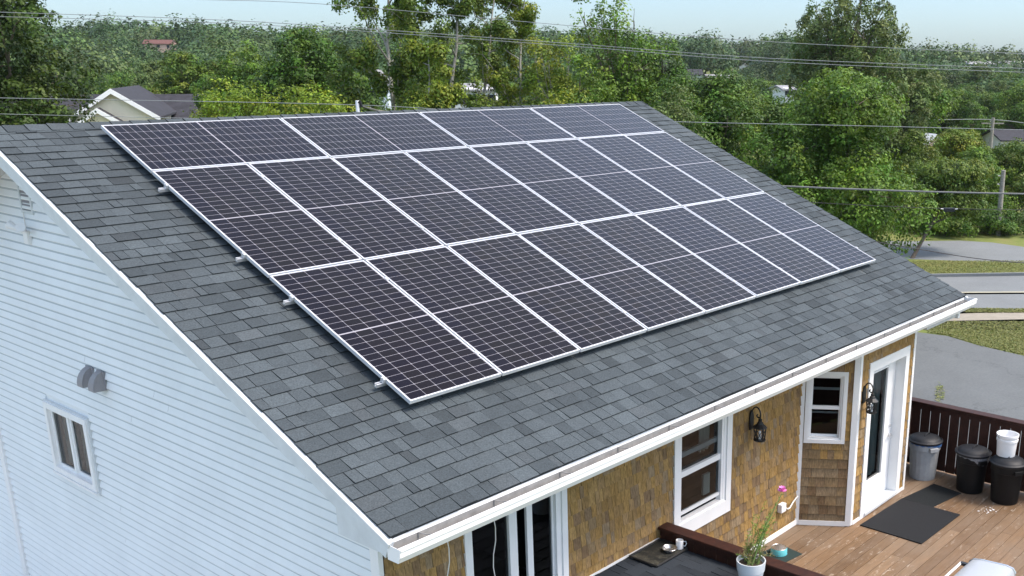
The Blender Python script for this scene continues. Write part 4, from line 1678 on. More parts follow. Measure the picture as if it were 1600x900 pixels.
# feeding bowl
M_GREENMAT = simple_mat('dark_green_mat', (0.012, 0.03, 0.028), .8)
flat_mat('bowl_mat', [(5.16, -5.14), (5.10, -5.52), (5.50, -5.58), (5.56, -5.20)], DECK_Z + .002, .008, M_GREENMAT, 'small dark green mat under the teal bowl')
bo = thing('pet_bowl', 'teal pet bowl with steel lining on the small dark mat by the wall', 'bowl', (5.31, -5.34, DECK_Z + .011))
fr = Frame((5.31, -5.34, DECK_Z + .011), (1, 0, 0), (0, 1, 0), (0, 0, 1))
MB().lathe([(.098, 0), (.108, .006), (.104, .085), (.100, .09), (.095, .088)], fr, 36).build('body', M_TEAL, bo, smooth=True)
MB().lathe([(.100, .0915), (.094, .095), (.085, .088), (.07, .04), (.0, .036)], fr, 36).build('lining', M_STEEL, bo, smooth=True)
MB().lathe([(.032, .05), (.028, .060), (.018, .066), (.0, .068)], Frame(fr.p(-.02, .01, 0), fr.u, fr.v, fr.n), 16).build('food', M_WHITEP, bo, smooth=True)

# boot tray with bowl and mug on the landing
M_TRAY = simple_mat('black_tray', (0.012, 0.012, 0.012), .55)


def camo_mat():
    m = bpy.data.materials.new('patterned_tray_mat')
    nt, N, L, P = nodes_of(m)
    tc = N.new('ShaderNodeTexCoord')
    t = N.new('ShaderNodeTexNoise')
    t.inputs['Scale'].default_value = 19
    t.inputs['Detail'].default_value = 6
    t.inputs['Roughness'].default_value = .7
    L.new(tc.outputs['Object'], t.inputs['Vector'])
    t2 = N.new('ShaderNodeTexNoise')
    t2.inputs['Scale'].default_value = 3
    L.new(tc.outputs['Object'], t2.inputs['Vector'])
    ad = N.new('ShaderNodeMath')
    ad.operation = 'ADD'
    L.new(t.outputs['Fac'], ad.inputs[0])
    L.new(t2.outputs['Fac'], ad.inputs[1])
    r = N.new('ShaderNodeValToRGB')
    r.color_ramp.elements[0].position = .50
    r.color_ramp.elements[0].color = (.010, .011, .010, 1)
    r.color_ramp.elements[1].position = .62
    r.color_ramp.elements[1].color = (.085, .08, .06, 1)
    dv = N.new('ShaderNodeMath')
    dv.operation = 'MULTIPLY'
    dv.inputs[1].default_value = .52
    L.new(ad.outputs[0], dv.inputs[0])
    L.new(dv.outputs[0], r.inputs[0])
    L.new(r.outputs[0], P.inputs['Base Color'])
    P.inputs['Roughness'].default_value = .6
    return m


LT = LAND_Z + .016
q = [on_z(*p, LT)[:2] for p in ((980, 872), (1035, 834), (1076, 853), (1020, 891))]
q = [np.array((2.60, -5.085)), np.array((3.14, -5.085)), np.array((3.14, -5.46)), np.array((2.60, -5.46))]
ty = thing('boot_tray', 'black rimmed tray with a mottled liner on the dark landing', 'tray', (2.9, -5.27, LT))
MB().prism([tuple(p) for p in q], LT, LT + .006).build('liner', camo_mat(), ty)
rm = MB()
for a, b in zip(q, q[1:] + q[:1]):
    rm.tube([(*a, LT + .012), (*b, LT + .012)], .013, 8)
rm.build('rim', M_TRAY, ty)
mb_ = thing('metal_bowl', 'shallow steel bowl on the black tray', 'bowl', (2.98, -5.33, LT + .007))
fr = Frame((2.98, -5.34, LT + .007), (1, 0, 0), (0, 1, 0), (0, 0, 1))
MB().lathe([(.045, 0), (.060, .004), (.078, .035), (.084, .04), (.082, .042), (.074, .036), (.055, .01), (.0, .008)], fr, 32).build('bowl_body', M_STEEL, mb_, smooth=True)
mg = thing('mug', 'white mug standing on the black tray beside the railing', 'mug', (3.085, -5.36, LT + .007))
fr = Frame((3.10, -5.385, LT + .007), (1, 0, 0), (0, 1, 0), (0, 0, 1))
MB().lathe([(.038, 0), (.042, .004), (.042, .10), (.040, .102), (.037, .10), (.036, .01), (0, .01)], fr, 28).build('cup', M_WHITEP, mg, smooth=True)
MB().tube([fr.p(.03, -.028, .08), fr.p(.05, -.048, .08), fr.p(.055, -.053, .05), fr.p(.045, -.043, .025), fr.p(.028, -.026, .025)], .006, 6).build('handle', M_WHITEP, mg, smooth=True)

# planter
pb = np.array([2.86, -6.47, LAND_Z + .016])
pl = thing('planter', 'white flower pot with a tall feathery plant and one pink bloom by the landing railing', 'plant pot', pb)
fr = Frame(pb, (1, 0, 0), (0, 1, 0), (0, 0, 1))
MB().lathe([(.10, 0), (.105, .01), (.135, .20), (.142, .205), (.150, .30), (.150, .31), (.140, .31), (.135, .27), (.0, .265)], fr, 36).build('pot', simple_mat('glazed_white_pot', (.62, .66, .68), .35), pl, smooth=True)
MB().lathe([(.135, .268), (.08, .278), (.0, .28)], fr, 20).build('soil', M_SOIL, pl)
V, C = [], []
st = MB()
tgt = [(1222, 770, .62), (1205, 800, .5), (1190, 838, .3), (1175, 850, .2), (1160, 852, .2), (1150, 866, .15), (1212, 786, .45), (1198, 815, .4), (1186, 826, .3), (1165, 846, .3)]
for k in range(46):
    a0 = rng.uniform(0, 6.28)
    root = fr.p(.09 * math.cos(a0) * rng.random(), .09 * math.sin(a0) * rng.random(), .27)
    if k < 10:
        px, py, _ = tgt[k]
        tip = at(px, py, 10.55 + rng.normal(0, .10))
    elif k < 22:
        tip = at(rng.normal(1198, 9), rng.normal(815, 16), 10.5 + rng.normal(0, .10))
    else:
        tip = root + np.array([rng.normal(0, .10), rng.normal(0, .10), rng.uniform(.07, .22)])
    midp = (root + tip) / 2 + np.array([rng.normal(0, .02), rng.normal(0, .02), .04])
    pts = [root, (root + midp) / 2 + rng.normal(0, .006, 3), midp, (midp + tip) / 2 + rng.normal(0, .006, 3), tip]
    st.tube(pts, [.006, .005, .005, .0045, .004] if k == 0 else [.0035, .003, .003, .002, .0015], 5)
    dry = k >= 22
    for j in range(26 if not dry else 16):
        w = rng.uniform(.25, 1)
        i = min(int(w * 4), 3)
        b = pts[i] + (pts[i + 1] - pts[i]) * (w * 4 - i)
        d = rng.normal(0, 1, 3)
        d[2] = abs(d[2]) * .8
        d /= np.linalg.norm(d)
        l_ = rng.uniform(.02, .055)
        e = np.cross(d, rng.normal(0, 1, 3))
        e = e / np.linalg.norm(e) * .0035
        V.append([b - e, b + e, b + d * l_ + e * .3, b + d * l_ - e * .3])
        C.append(np.array([.16, .28, .04]) * rng.uniform(.6, 1.2) if not dry else np.array([.26, .20, .09]) * rng.uniform(.6, 1.2))
st.build('stems', simple_mat('plant_stem', (.13, .20, .05), .7), pl)
fo = quads_object('foliage', np.array(V) - pb, np.array(C), M_LEAF, pl)
ft = at(1222, 768, 10.55)
fb = MB()
for i in range(8):
    w = i / 8 * 6.28
    d = np.array([math.cos(w) * .62, math.sin(w) * .62, .25])
    s = np.array([-math.sin(w), math.cos(w), 0]) * .03
    s2 = s * 1.1
    d = d * .082
    fb.poly([ft, ft + d * .6 + s2, ft + d, ft + d * .6 - s2])
    dz = np.array([0, 0, .03])
    fb.poly([ft, ft + d * .4 + s + dz, ft + d * .7 + dz * 1.3, ft + d * .4 - s + dz])
fb.build('flower', M_PINK, pl)

# gas grill, front towards the house
gl = thing('gas_grill', 'gas grill with silver hood at the near edge of the deck', 'grill', (4.3, -8.32, DECK_Z + .002))
gx_, gy_ = 4.29, -8.31
prof = [(.24, -.02), (.245, .05), (.235, .085), (.20, .112), (.12, .13), (-.14, .148), (-.21, .135), (-.24, .09), (-.24, -.02)]
ZL = -4.43
fr = Frame((gx_ - .36, gy_, ZL), (0, 1, 0), (0, 0, 1), (1, 0, 0))
lid = MB().prism(prof, 0.012, .708, fr).build('lid', M_GRILL, gl, smooth=True)
for c0, c1 in ((0, .012), (.708, .72)):
    MB().prism([(a * 1.035, b * 1.03) for a, b in prof], c0 - .004, c1 + .004, fr).build('end_panel', M_STEEL, lid)
hm = MB()
hm.tube([(gx_ - .26, gy_ + .30, ZL + .075), (gx_ + .26, gy_ + .30, ZL + .075)], .014, 10)
hm.build('handle', M_WHITEP, lid, smooth=True)
for s in (-.25, .25):
    MB().box((gx_ + s - .02, gy_ + .235, ZL + .06), (gx_ + s + .02, gy_ + .30, ZL + .09)).build('handle_bracket', M_BLACK, lid)
MB().box((gx_ - .36, gy_ - .24, ZL - .2), (gx_ + .36, gy_ + .24, ZL - .025)).build('firebox', M_BLACK, gl)
MB().box((gx_ - .34, gy_ - .22, DECK_Z + .12), (gx_ + .34, gy_ + .22, ZL - .21)).build('cabinet', M_DGREYP, gl)
for sx in (-.32, .32):
    for sy in (-.2, .2):
        MB().box((gx_ + sx - .025, gy_ + sy - .025, DECK_Z + .002), (gx_ + sx + .025, gy_ + sy + .025, DECK_Z + .12)).build('leg', M_BLACK, gl)

# ------------------------------------------------------------------ trees
LEAF_GAIN = np.array([1.30, 1.48, 0.80])
PALETTES = {
    'dark': [(0.021, 0.038, 0.011), (0.030, 0.052, 0.014), (0.016, 0.029, 0.010), (0.040, 0.062, 0.017)],
    'green': [(0.055, 0.100, 0.018), (0.070, 0.120, 0.022), (0.042, 0.078, 0.016), (0.085, 0.130, 0.026)],
    'deep': [(0.040, 0.078, 0.018), (0.052, 0.096, 0.020), (0.030, 0.058, 0.016), (0.066, 0.108, 0.022)],
    'yellow': [(0.085, 0.120, 0.018), (0.110, 0.135, 0.022), (0.065, 0.098, 0.018), (0.125, 0.140, 0.026)],
    'bright': [(0.105, 0.150, 0.022), (0.130, 0.170, 0.026), (0.080, 0.125, 0.020), (0.145, 0.170, 0.030)],
    'olive': [(0.054, 0.086, 0.019), (0.070, 0.100, 0.022), (0.043, 0.072, 0.017), (0.082, 0.106, 0.024)],
    'grey': [(0.062, 0.088, 0.040), (0.080, 0.105, 0.052), (0.048, 0.070, 0.030), (0.090, 0.112, 0.062)],
}


def foliage(lobes, n_clumps, per, leaf, clump_r, pal, g, droop=0.2, shell=0.55, spiky=0.0):
    """lobes: (centre(3), radii(3)). Clumps of leaves spread through the outer part of every lobe."""
    vol = np.array([r[0] * r[1] * r[2] for _, r in lobes]) ** (2 / 3)
    pick = g.choice(len(lobes), n_clumps, p=vol / vol.sum())
    cen = np.array([c for c, _ in lobes], float)[pick]
    rad = np.array([r for _, r in lobes], float)[pick]
    d = g.normal(0, 1, (n_clumps, 3))
    d[:, 2] = d[:, 2] * 0.9 + 0.12
    d /= np.linalg.norm(d, axis=1)[:, None]
    rr = shell + (1.04 - shell) * g.random(n_clumps) ** 0.6
    cc = cen + d * rad * rr[:, None]
    pal = np.array(PALETTES[pal]) * LEAF_GAIN
    ccol = pal[g.integers(len(pal), size=n_clumps)] * g.uniform(0.62, 1.35, (n_clumps, 1)) * np.stack([g.uniform(.88, 1.22, n_clumps), np.ones(n_clumps), g.uniform(.8, 1.1, n_clumps)], 1)
    N = n_clumps * per
    idx = np.repeat(np.arange(n_clumps), per)
    # every clump is a small puff: leaves sit on its upper and outer skin and shade the gap below it
    off = g.normal(0, 1, (N, 3)) + d[idx] * 0.35 + np.array([0, 0, 0.35])
    off /= np.linalg.norm(off, axis=1)[:, None]
    size = clump_r * g.uniform(0.65, 1.35, n_clumps)
    p = cc[idx] + off * (size[idx] * (0.55 + 0.5 * g.random(N)))[:, None] * np.array([1, 1, 0.75 + spiky])
    nrm = off * 0.75 + d[idx] * 0.25 + np.array([0, 0, 0.35]) + g.normal(0, 0.40, (N, 3))
    nrm /= np.linalg.norm(nrm, axis=1)[:, None]
    t = g.normal(0, 1, (N, 3)) + off * 0.4 - np.array([0, 0, droop])
    t -= nrm * (t * nrm).sum(1)[:, None]
    t /= np.linalg.norm(t, axis=1)[:, None]
    b = np.cross(nrm, t)
    s = leaf * g.uniform(0.6, 1.25, N)
    a_ = t * s[:, None]
    b_ = b * (s * g.uniform(0.5, 0.75, N))[:, None]
    V = np.stack([p - a_, p - b_ * .9 + a_ * .1, p + a_, p + b_ * .9 + a_ * .1], 1)
    C = ccol[idx] * g.uniform(0.82, 1.18, (N, 1))
    return V, C


def limbs(mb, base, lobes, r0, g, top_frac=0.75, bend=0.0):
    """tapered trunk from base and a limb to every lobe"""
    cz = max(c[2] for c, _ in lobes)
    cx = np.mean([c[0] for c, _ in lobes])
    cy = np.mean([c[1] for c, _ in lobes])
    H = cz * top_frac
    pts, rad = [], []
    for i in range(7):
        k = i / 6
        pts.append(np.array([base[0] + (cx - base[0]) * k + g.normal(0, .04) * H * .08 + bend * math.sin(k * 3.1), base[1] + (cy - base[1]) * k + g.normal(0, .04) * H * .08, base[2] + (H - base[2]) * k]))
        rad.append(r0 * (1 - .72 * k) + .01)
    mb.tube(pts, rad, 9)
    for c, r in lobes:
        c = np.array(c)
        k = np.clip((c[2] - r[2] * .8) / max(H, .1) * .8, .18, .97)
        i = min(int(k * 6), 5)
        a = pts[i] + (pts[i + 1] - pts[i]) * (k * 6 - i)
        m_ = a * .5 + c * .5 + np.array([0, 0, -0.08 * np.linalg.norm(c - a)]) + g.normal(0, .12, 3)
        rr = r0 * (1 - .72 * k) * .55 + .008
        end = c + np.array([0, 0, r[2] * .4])
        mb.tube([a, a * .6 + m_ * .4, m_, (m_ + c) / 2 + g.normal(0, .1, 3), c, end], [rr, rr * .85, rr * .7, rr * .5, rr * .35, rr * .15], 6)
        for j in range(3):
            dd = g.normal(0, 1, 3)
            dd[2] = abs(dd[2]) * .6
            dd = dd / np.linalg.norm(dd) * np.array(r) * .8
            mb.tube([m_ if j == 0 else c, c + dd * .5 + g.normal(0, .05, 3), c + dd], [rr * .4, rr * .25, rr * .08], 5)


def tree(name, label, cat, base, lobes, n_clumps, per, leaf, clump_r, pal, r0, seed, bark=None, group=None, droop=.2, shell=.55, top_frac=.75, spiky=0., bend=0., trunk_base=(0, 0, -.3)):
    g = np.random.default_rng(seed)
    t = thing(name, label, cat, base, group)
    V, C = foliage(lobes, n_clumps, per, leaf, clump_r, pal, g, droop, shell, spiky)
    quads_object('crown', V, C, M_LEAF, t)
    if r0:
        mb = MB()
        limbs(mb, np.array(trunk_base, float), lobes, r0, g, top_frac, bend)
        tr_ = mb.build('trunk', bark or M_BARK, None)
        tr_.parent = t
    return t


def ground_at(px, D):
    """terrain point under pixel column px at depth D (camera axis)"""
    p = at(px, 100, D)
    return np.array([p[0], p[1], float(terrain(p[0], p[1]))])


def round_lobes(W, H, z0, g, n=14, top_round=0.5):
    """lobes filling a broad crown of width W between z0 and H"""
    L_ = []
    hc = (H + z0) / 2
    hh = (H - z0) / 2
    for i in range(n):
        a = g.uniform(0, 6.28)
        k = math.sqrt(g.random()) * .80
        u = g.uniform(-.75, .78)
        w = math.sqrt(max(0.12, 1 - u * u))
        L_.append(((k * w * W / 2 * math.cos(a) * 1.15, k * w * W / 2 * math.sin(a) * 1.15, hc + u * hh * .95), (W * g.uniform(.17, .26), W * g.uniform(.17, .26), hh * g.uniform(.20, .34))))
    L_.append(((0, 0, hc), (W * .36, W * .36, hh * .72)))
    L_.append(((0, 0, H - hh * .33), (W * .2, W * .2, hh * .33)))
    return L_


def put_round(name, label, cat, px, top, wpx, D, pal, seed, z0f=.25, dens=1.0, leaf=.16, n=14, group=None, r0=.22, bark=None, shell=.66, droop=.2, per=64):
    b = ground_at(px, D)
    H = float(at(px, top, D)[2] - b[2])
    W = wpx / CAM_F * D
    g = np.random.default_rng(seed)
    lobes = round_lobes(W, H - .25, H * z0f, g, n)
    area = W * H * (1 - z0f) * 3.0
    k = int(area * dens * 5.0)
    return tree(name, label, cat, b, lobes, k, per, leaf * .42, .42, pal, r0, seed + 1, bark, group, droop, shell)


# big dark maple at the left, in front of the cream house
put_round('maple_tree', 'big dark green maple filling the upper left corner in front of the cream house', 'tree', -50, -95, 330, 33, 'dark', 11, z0f=.36, dens=1.25, n=20, leaf=.17, r0=.3)
# maples behind the ridge
put_round('maple_tree', 'dense dark green maple behind the ridge left of the pale trunked trees', 'tree', 492, 36, 195, 46, 'deep', 21, z0f=.1, dens=1.2, leaf=.19, n=16)
put_round('maple_tree', 'mid green broad tree behind the cream house, left of the dark maple', 'tree', 385, 66, 180, 60, 'green', 23, z0f=.1, dens=1.0, leaf=.22)
put_round('maple_tree', 'olive green tree right above the roof of the cream house', 'tree', 285, 78, 160, 70, 'olive', 25, z0f=.1, dens=1.0, leaf=.24)
put_round('shrub', 'bright green bush rising over the ridge below the dark maple', 'shrub', 485, 128, 190, 31, 'bright', 27, z0f=.2, dens=1.5, leaf=.12, n=16, r0=.08)
put_round('shrub', 'bright green bush covering the right end of the cream house roof', 'shrub', 345, 122, 120, 36, 'bright', 29, z0f=.2, dens=1.4, leaf=.13, r0=.08)
put_round('shrub', 'yellow green bush in the gap beside the small blue house', 'shrub', 650, 158, 120, 31, 'yellow', 31, z0f=.3, dens=1.3, leaf=.12, r0=.08)
put_round('shrub', 'yellow flowering bush row over the right half of the ridge', 'shrub', 880, 132, 190, 30, 'yellow', 33, z0f=.3, dens=1.3, leaf=.12, n=18, r0=.08)


def sparse_tree(label, px, top, base_px, wpx, D, pal, seed, forks, r0=.14, leaf=.13, clumps=200, low=.35, kind='birch_tree'):
    """slender pale trunk, open crown: leaves only along the twigs"""
    g = np.random.default_rng(seed)
    b = ground_at(base_px, D)
    tip = at(px, top, D)
    H = float(tip[2] - b[2])
    t = thing(kind, label, 'tree', b)
    mb = MB()
    lean = np.array([tip[0] - b[0], tip[1] - b[1], 0])
    pts = [np.array([0, 0, -.3])]
    for i in range(1, 9):
        k = i / 8
        pts.append(lean * k ** 1.3 + np.array([g.normal(0, .06), g.normal(0, .06), H * k]))
    rad = [r0 * (1 - .86 * i / 8) for i in range(9)]
    mb.tube(pts, rad, 8)
    W = wpx / CAM_F * D
    tips = []
    for j in range(forks):
        k = low + (1 - low) * (j + g.random()) / forks * .97
        i = min(int(k * 8), 7)
        a = pts[i] + (pts[i + 1] - pts[i]) * (k * 8 - i)
        w = g.uniform(0, 6.28)
        reach = W / 2 * g.uniform(.45, 1.05) * (1.1 - .55 * (k - low) / (1 - low))
        e = a + np.array([math.cos(w) * reach, math.sin(w) * reach, reach * g.uniform(.35, 1.1)])
        m_ = (a + e) / 2 + np.array([0, 0, -reach * .12]) + g.normal(0, .08, 3)
        r = rad[i] * .5 + .006
        mb.tube([a, (a + m_) / 2 + g.normal(0, .04, 3), m_, e], [r, r * .8, r * .55, r * .15], 6)
        tips += [(m_, e), (a * .3 + m_ * .7, e)]
        for s in range(4):
            q = m_ + (e - m_) * g.random()
            f_ = q + g.normal(0, 1, 3) * reach * .22 + np.array([0, 0, reach * .1])
            mb.tube([q, (q + f_) / 2 + g.normal(0, .03, 3), f_], [r * .3, r * .2, r * .08], 5)
            tips.append((q, f_))
    tips.append((pts[-2], pts[-1]))
    tr_ = mb.build('trunk', M_PALEBARK, None)
    tr_.parent = t
    lob = []
    for _ in range(int(clumps * 2.2)):
        a, e = tips[g.integers(len(tips))]
        c = a + (e - a) * g.uniform(.2, 1.1)
        lob.append((tuple(c), (.12, .12, .12)))
    V, C = foliage(lob, int(clumps * 2.2), 30, leaf * .48, .30, pal, g, .5, .1)
    quads_object('crown', V, C, M_LEAF, t)
    return t


sparse_tree('tall pale trunked tree with sparse yellowing leaves, leftmost of the open crowned ones', 600, -70, 608, 240, 38, 'olive', 41, 22, r0=.16, clumps=460, low=.50, leaf=.14)
sparse_tree('thin pale tree with a leaning trunk and thin crown, middle of the open crowned ones', 720, -60, 678, 150, 39, 'olive', 43, 16, r0=.15, clumps=190, low=.45)
sparse_tree('forked bare looking pale tree with few leaves, right of the leaning thin one', 775, -30, 724, 170, 40, 'olive', 45, 18, r0=.13, clumps=200, low=.52)
sparse_tree('slim pale tree with yellow green leaves beside the green poplars', 818, -20, 796, 165, 42, 'yellow', 47, 20, r0=.12, clumps=300, low=.45)
sparse_tree('low spreading pale tree with yellowing leaves in front of the white building', 668, 72, 648, 130, 35, 'yellow', 49, 18, r0=.11, clumps=260, low=.30)
put_round('small_tree', 'olive leaved small tree behind the tallest pale trunk', 'tree', 655, 92, 120, 37, 'olive', 51, z0f=.2, dens=.75, leaf=.14, bark=M_PALEBARK)
put_round('small_tree', 'yellow green loose tree left of the tall poplars', 'tree', 858, 42, 135, 41, 'yellow', 53, z0f=.15, dens=.75, leaf=.15, bark=M_PALEBARK)
put_round('small_tree', 'mid green loose tree below the yellow one, left of the poplars', 'tree', 905, 78, 130, 40, 'green', 55, z0f=.1, dens=.95, leaf=.15)


def poplar(label, px, top, wpx, D, pal, seed, spires=7, z0=.15, dens=1.0, leaf=.16, name='poplar_tree', bark=None):
    g = np.random.default_rng(seed)
    b = ground_at(px, D)
    H = float(at(px, top, D)[2] - b[2])
    W = wpx / CAM_F * D
    lobes = []
    for i in range(spires):
        a = i / spires * 6.28 + g.uniform(-.3, .3)
        k = W / 2 * (.62 if i else 0) * g.uniform(.6, 1.05)
        top_i = H * (g.uniform(.86, .99) if i else 1.0)
        n = 6
        for j in range(n):
            f = z0 + (1 - z0) * (j + .5) / n
            w = W * (.27 if j < n - 1 else .15) * (1.15 - .45 * f)
            lobes.append(((k * math.cos(a) * (.9 + .2 * f) + g.normal(0, .12), k * math.sin(a) * (.9 + .2 * f) + g.normal(0, .12), top_i * f), (w, w, H * .11)))
    k = int(W * H * dens * 17)
    return tree(name, label, 'tree', b, lobes, k, 46, leaf * .48, .38, pal, .26, seed + 1, bark, droop=-.3, shell=.45, spiky=.4)


poplar('tall dense green poplar group in the middle of the skyline', 965, 4, 150, 45, 'green', 61, 8, dens=1.05)
put_round('small_tree', 'bushy green tree on the right flank of the skyline poplars', 'tree', 1040, 58, 120, 46, 'deep', 63, z0f=.1, dens=1.1, leaf=.17)
poplar('tall poplar with grey green leaves rising above the round maple at the right', 1322, -30, 185, 60, 'grey', 65, 9, dens=.95, leaf=.2)
put_round('small_tree', 'darker leafy tree at the right foot of the tall grey poplar', 'tree', 1400, 92, 130, 62, 'grey', 67, z0f=.05, dens=1.05, leaf=.2)
sparse_tree('thin half bare tree at the left edge of the tall grey poplar', 1262, 34, 1290, 70, 61, 'grey', 69, 12, r0=.10, clumps=110, low=.4, kind='bare_tree')
put_round('maple_tree', 'round green maple directly behind the roof, left one of the pair', 'tree', 1130, 104, 225, 37, 'deep', 71, z0f=.02, dens=2.0, leaf=.15, n=20)
put_round('maple_tree', 'largest round green maple beside the right end of the roof, right one of the pair', 'tree', 1304, 98, 268, 34, 'green', 73, z0f=.10, dens=2.2, leaf=.15, n=26)
put_round('shrub', 'pale leaved shrub at the far corner of the roof', 'shrub', 1052, 140, 90, 28, 'grey', 75, z0f=.3, dens=1.2, leaf=.11, r0=.06)

put_round('small_tree', 'small dark tree filling the gap between the two round maples', 'tree', 1230, 130, 100, 42, 'deep', 77, z0f=.05, dens=.9, leaf=.15)
# leaning small tree by the side road
b = gp(1422, 404)
g = np.random.default_rng(81)
c1 = at(1490, 262, 50) - b
lobes = round_lobes(5.0, 4.4, 1.6, g, 12)
lobes = [((c[0] + c1[0] * .8, c[1] + c1[1] * .8, c[2]), r) for c, r in lobes]
tree('small_tree', 'leaning leafy tree with a curved dark trunk beside the side road', 'tree', b, lobes, 760, 56, .07, .40, 'olive', .10, 82, M_BARK, trunk_base=(0, 0, -.2), top_frac=.6)
for i, (px, top, w, D, pal, lab) in enumerate([(1505, 322, 105, 53.5, 'green', 'green hedge shrub just left of the grey pole'), (1590, 325, 105, 54, 'deep', 'dark green hedge shrub at the right edge beside the pole'), (1452, 325, 80, 55, 'deep', 'dark shrub behind the leaning tree trunk'),
                                               (1610, 215, 120, 60, 'olive', 'olive green tree at the right edge behind the pole'), (1540, 232, 120, 59, 'green', 'green tree behind the top of the grey pole'), (1440, 205, 90, 58, 'olive', 'olive tree right of the big round maple'),
                                               (1500, 196, 90, 64, 'yellow', 'yellow green tree under the small pink gable')]):
    put_round('shrub' if top > 300 else 'small_tree', lab, 'shrub' if top > 300 else 'tree', px, top, w, D, pal, 90 + 2 * i, z0f=-.12, dens=1.3, leaf=.17, r0=.05)

# trees of the valley: a few kinds, copied one by one
KINDS = []
for i, (pal, W, H, z0f, n) in enumerate([('deep', 7, 8.5, .08, 12), ('green', 8, 7.5, .08, 12), ('grey', 6, 9, .08, 11), ('dark', 7, 8, .08, 12), ('olive', 6.5, 7, .08, 10)]):
    g = np.random.default_rng(200 + i)
    lobes = round_lobes(W, H, H * z0f, g, n)
    t = tree('valley_tree', 'x', 'tree', (0, 0, 0), lobes, 480, 46, .12, .62, pal, .2, 210 + i, group='trees of the valley')
    KINDS.append(t)
VL = ['dark leafy tree in the valley beyond the near trees', 'fresh green round tree in the valley beyond the near trees', 'grey green tall tree in the valley beyond the near trees', 'very dark tree in the valley beyond the near trees', 'olive tree in the valley beyond the near trees']
HOUSES_PX = [(250, 62, 80, 55, 260), (588, 100, 160, 32, 75), (745, 118, 172, 70, 92), (1085, 105, 120, 30, 240), (1122, 112, 128, 50, 225), (1160, 98, 110, 24, 290), (1528, 93, 106, 44, 255), (1588, 93, 106, 40, 258),
             (1461, 208, 232, 20, 84), (1572, 200, 218, 50, 100), (1226, 130, 155, 28, 88), (1022, 130, 142, 22, 70)]


def blocks_house(p, Hh, Ww):
    q = CAM_R.T @ (p - CAM_C)
    D = -q[2]
    px = CAM_PX + CAM_F * q[0] / D
    py0 = CAM_PY - CAM_F * q[1] / D
    py1 = py0 - Hh / D * CAM_F
    w = Ww / 2 / D * CAM_F
    for h in HOUSES_PX:
        hx, t, bt, hw = h[0], h[1], h[2], h[3]
        if D < h[4] + 6 and abs(px - hx) < w + hw / 2 - 3 and py1 < bt - 3:
            return True
    return False


used = set()
g = np.random.default_rng(300)
spots = []
# hand-weighted bands: right valley, middle gaps, left hillside
for (xa, xb, da, db, n) in ((1410, 1640, 68, 190, 62), (1010, 1260, 75, 190, 34), (130, 420, 85, 200, 44), (420, 1000, 85, 190, 40)):
    k = 0
    tries = 0
    while k < n and tries < 6000:
        tries += 1
        px = g.uniform(xa, xb)
        D = da + (db - da) * g.random() ** .8
        b = ground_at(px, D)
        sc = g.uniform(.75, 1.1)
        for _k in range(3):
            if not blocks_house(b, 9 * sc, 7 * sc):
                break
            sc *= .7
        if blocks_house(b, 9 * sc, 7 * sc):
            continue
        if any(np.hypot(*(b[:2] - s[0][:2])) < 3.2 for s in spots):
            continue
        spots.append((b, sc))
        k += 1
for b, sc in spots:
    k = int(g.integers(5))
    if k not in used:
        o = KINDS[k]
        used.add(k)
    else:
        o = copy_tree(KINDS[k])
    o.location = tuple(map(float, b))
    o['base'] = [float(x) for x in b]
    o.scale = (sc * g.uniform(.9, 1.15), sc * g.uniform(.9, 1.15), sc)
    o.rotation_euler = (0, 0, g.uniform(0, 6.28))
    o['label'] = VL[k]
    o['group'] = 'trees of the valley'

# the far wooded hills: one mass
def forest():
    g = np.random.default_rng(400)
    V, C = [], []
    pal = np.array([(0.030, 0.055, 0.018), (0.042, 0.072, 0.022), (0.055, 0.085, 0.026), (0.026, 0.046, 0.020), (0.060, 0.078, 0.030), (0.036, 0.066, 0.028)]) * np.array([1.32, 1.48, 1.15])
    N = 1900
    for _ in range(N):
        D = 145 + 290 * g.random() ** .75
        px = g.uniform(-90, 1690)
        b = ground_at(px, D)
        H = g.uniform(6.0, 11.5)
        W = g.uniform(6.0, 11.0)
        con = False
        if con:
            W *= .55
            H *= 1.2
        for _k in range(4):
            if not blocks_house(b, H, W):
                break
            H *= .68
            W *= .8
        if blocks_house(b, H, W) or H < 1.6:
            continue
        n = 1000 if D < 215 else (620 if D < 300 else 340)
        d = g.normal(0, 1, (n, 3))
        d[:, 2] = np.abs(d[:, 2]) * 1.1 - .35
        d /= np.linalg.norm(d, axis=1)[:, None]
        # lumpy crown
        lump = 1 + .36 * np.sin(d[:, 0] * 5 + g.uniform(0, 6)) * np.sin(d[:, 1] * 5 + g.uniform(0, 6)) + g.normal(0, .10, n)
        c = d * lump[:, None] * np.array([W / 2, W / 2, H * .45]) + np.array([0, 0, H * .58])
        if con:
            k = np.clip((c[:, 2]) / (H * 1.05), 0, 1)
            c[:, :2] *= (1.22 - k)[:, None]
        c += b
        s = (.17 if D < 215 else (.25 if D < 300 else .36)) * g.uniform(.6, 1.3, n) * (W / 6.2)
        nr = d + np.array([0, 0, .4]) + g.normal(0, .45, (n, 3))
        nr /= np.linalg.norm(nr, axis=1)[:, None]
        t = np.cross(nr, g.normal(0, 1, (n, 3)))
        t /= np.linalg.norm(t, axis=1)[:, None]
        e = np.cross(nr, t)
        a_, b_ = t * s[:, None], e * (s * .8)[:, None]
        V.append(np.stack([c - a_, c - b_, c + a_, c + b_], 1))
        col = pal[g.integers(len(pal))] * g.uniform(.5, 1.45)
        C.append(np.tile(col, (n, 1)) * g.uniform(.8, 1.2, (n, 1)))
    o = quads_object('forest', np.concatenate(V), np.concatenate(C), M_FARLEAF)
    o['kind'] = 'stuff'
    tag(o, 'dense mixed wood covering the hills along the horizon', 'forest')


forest()

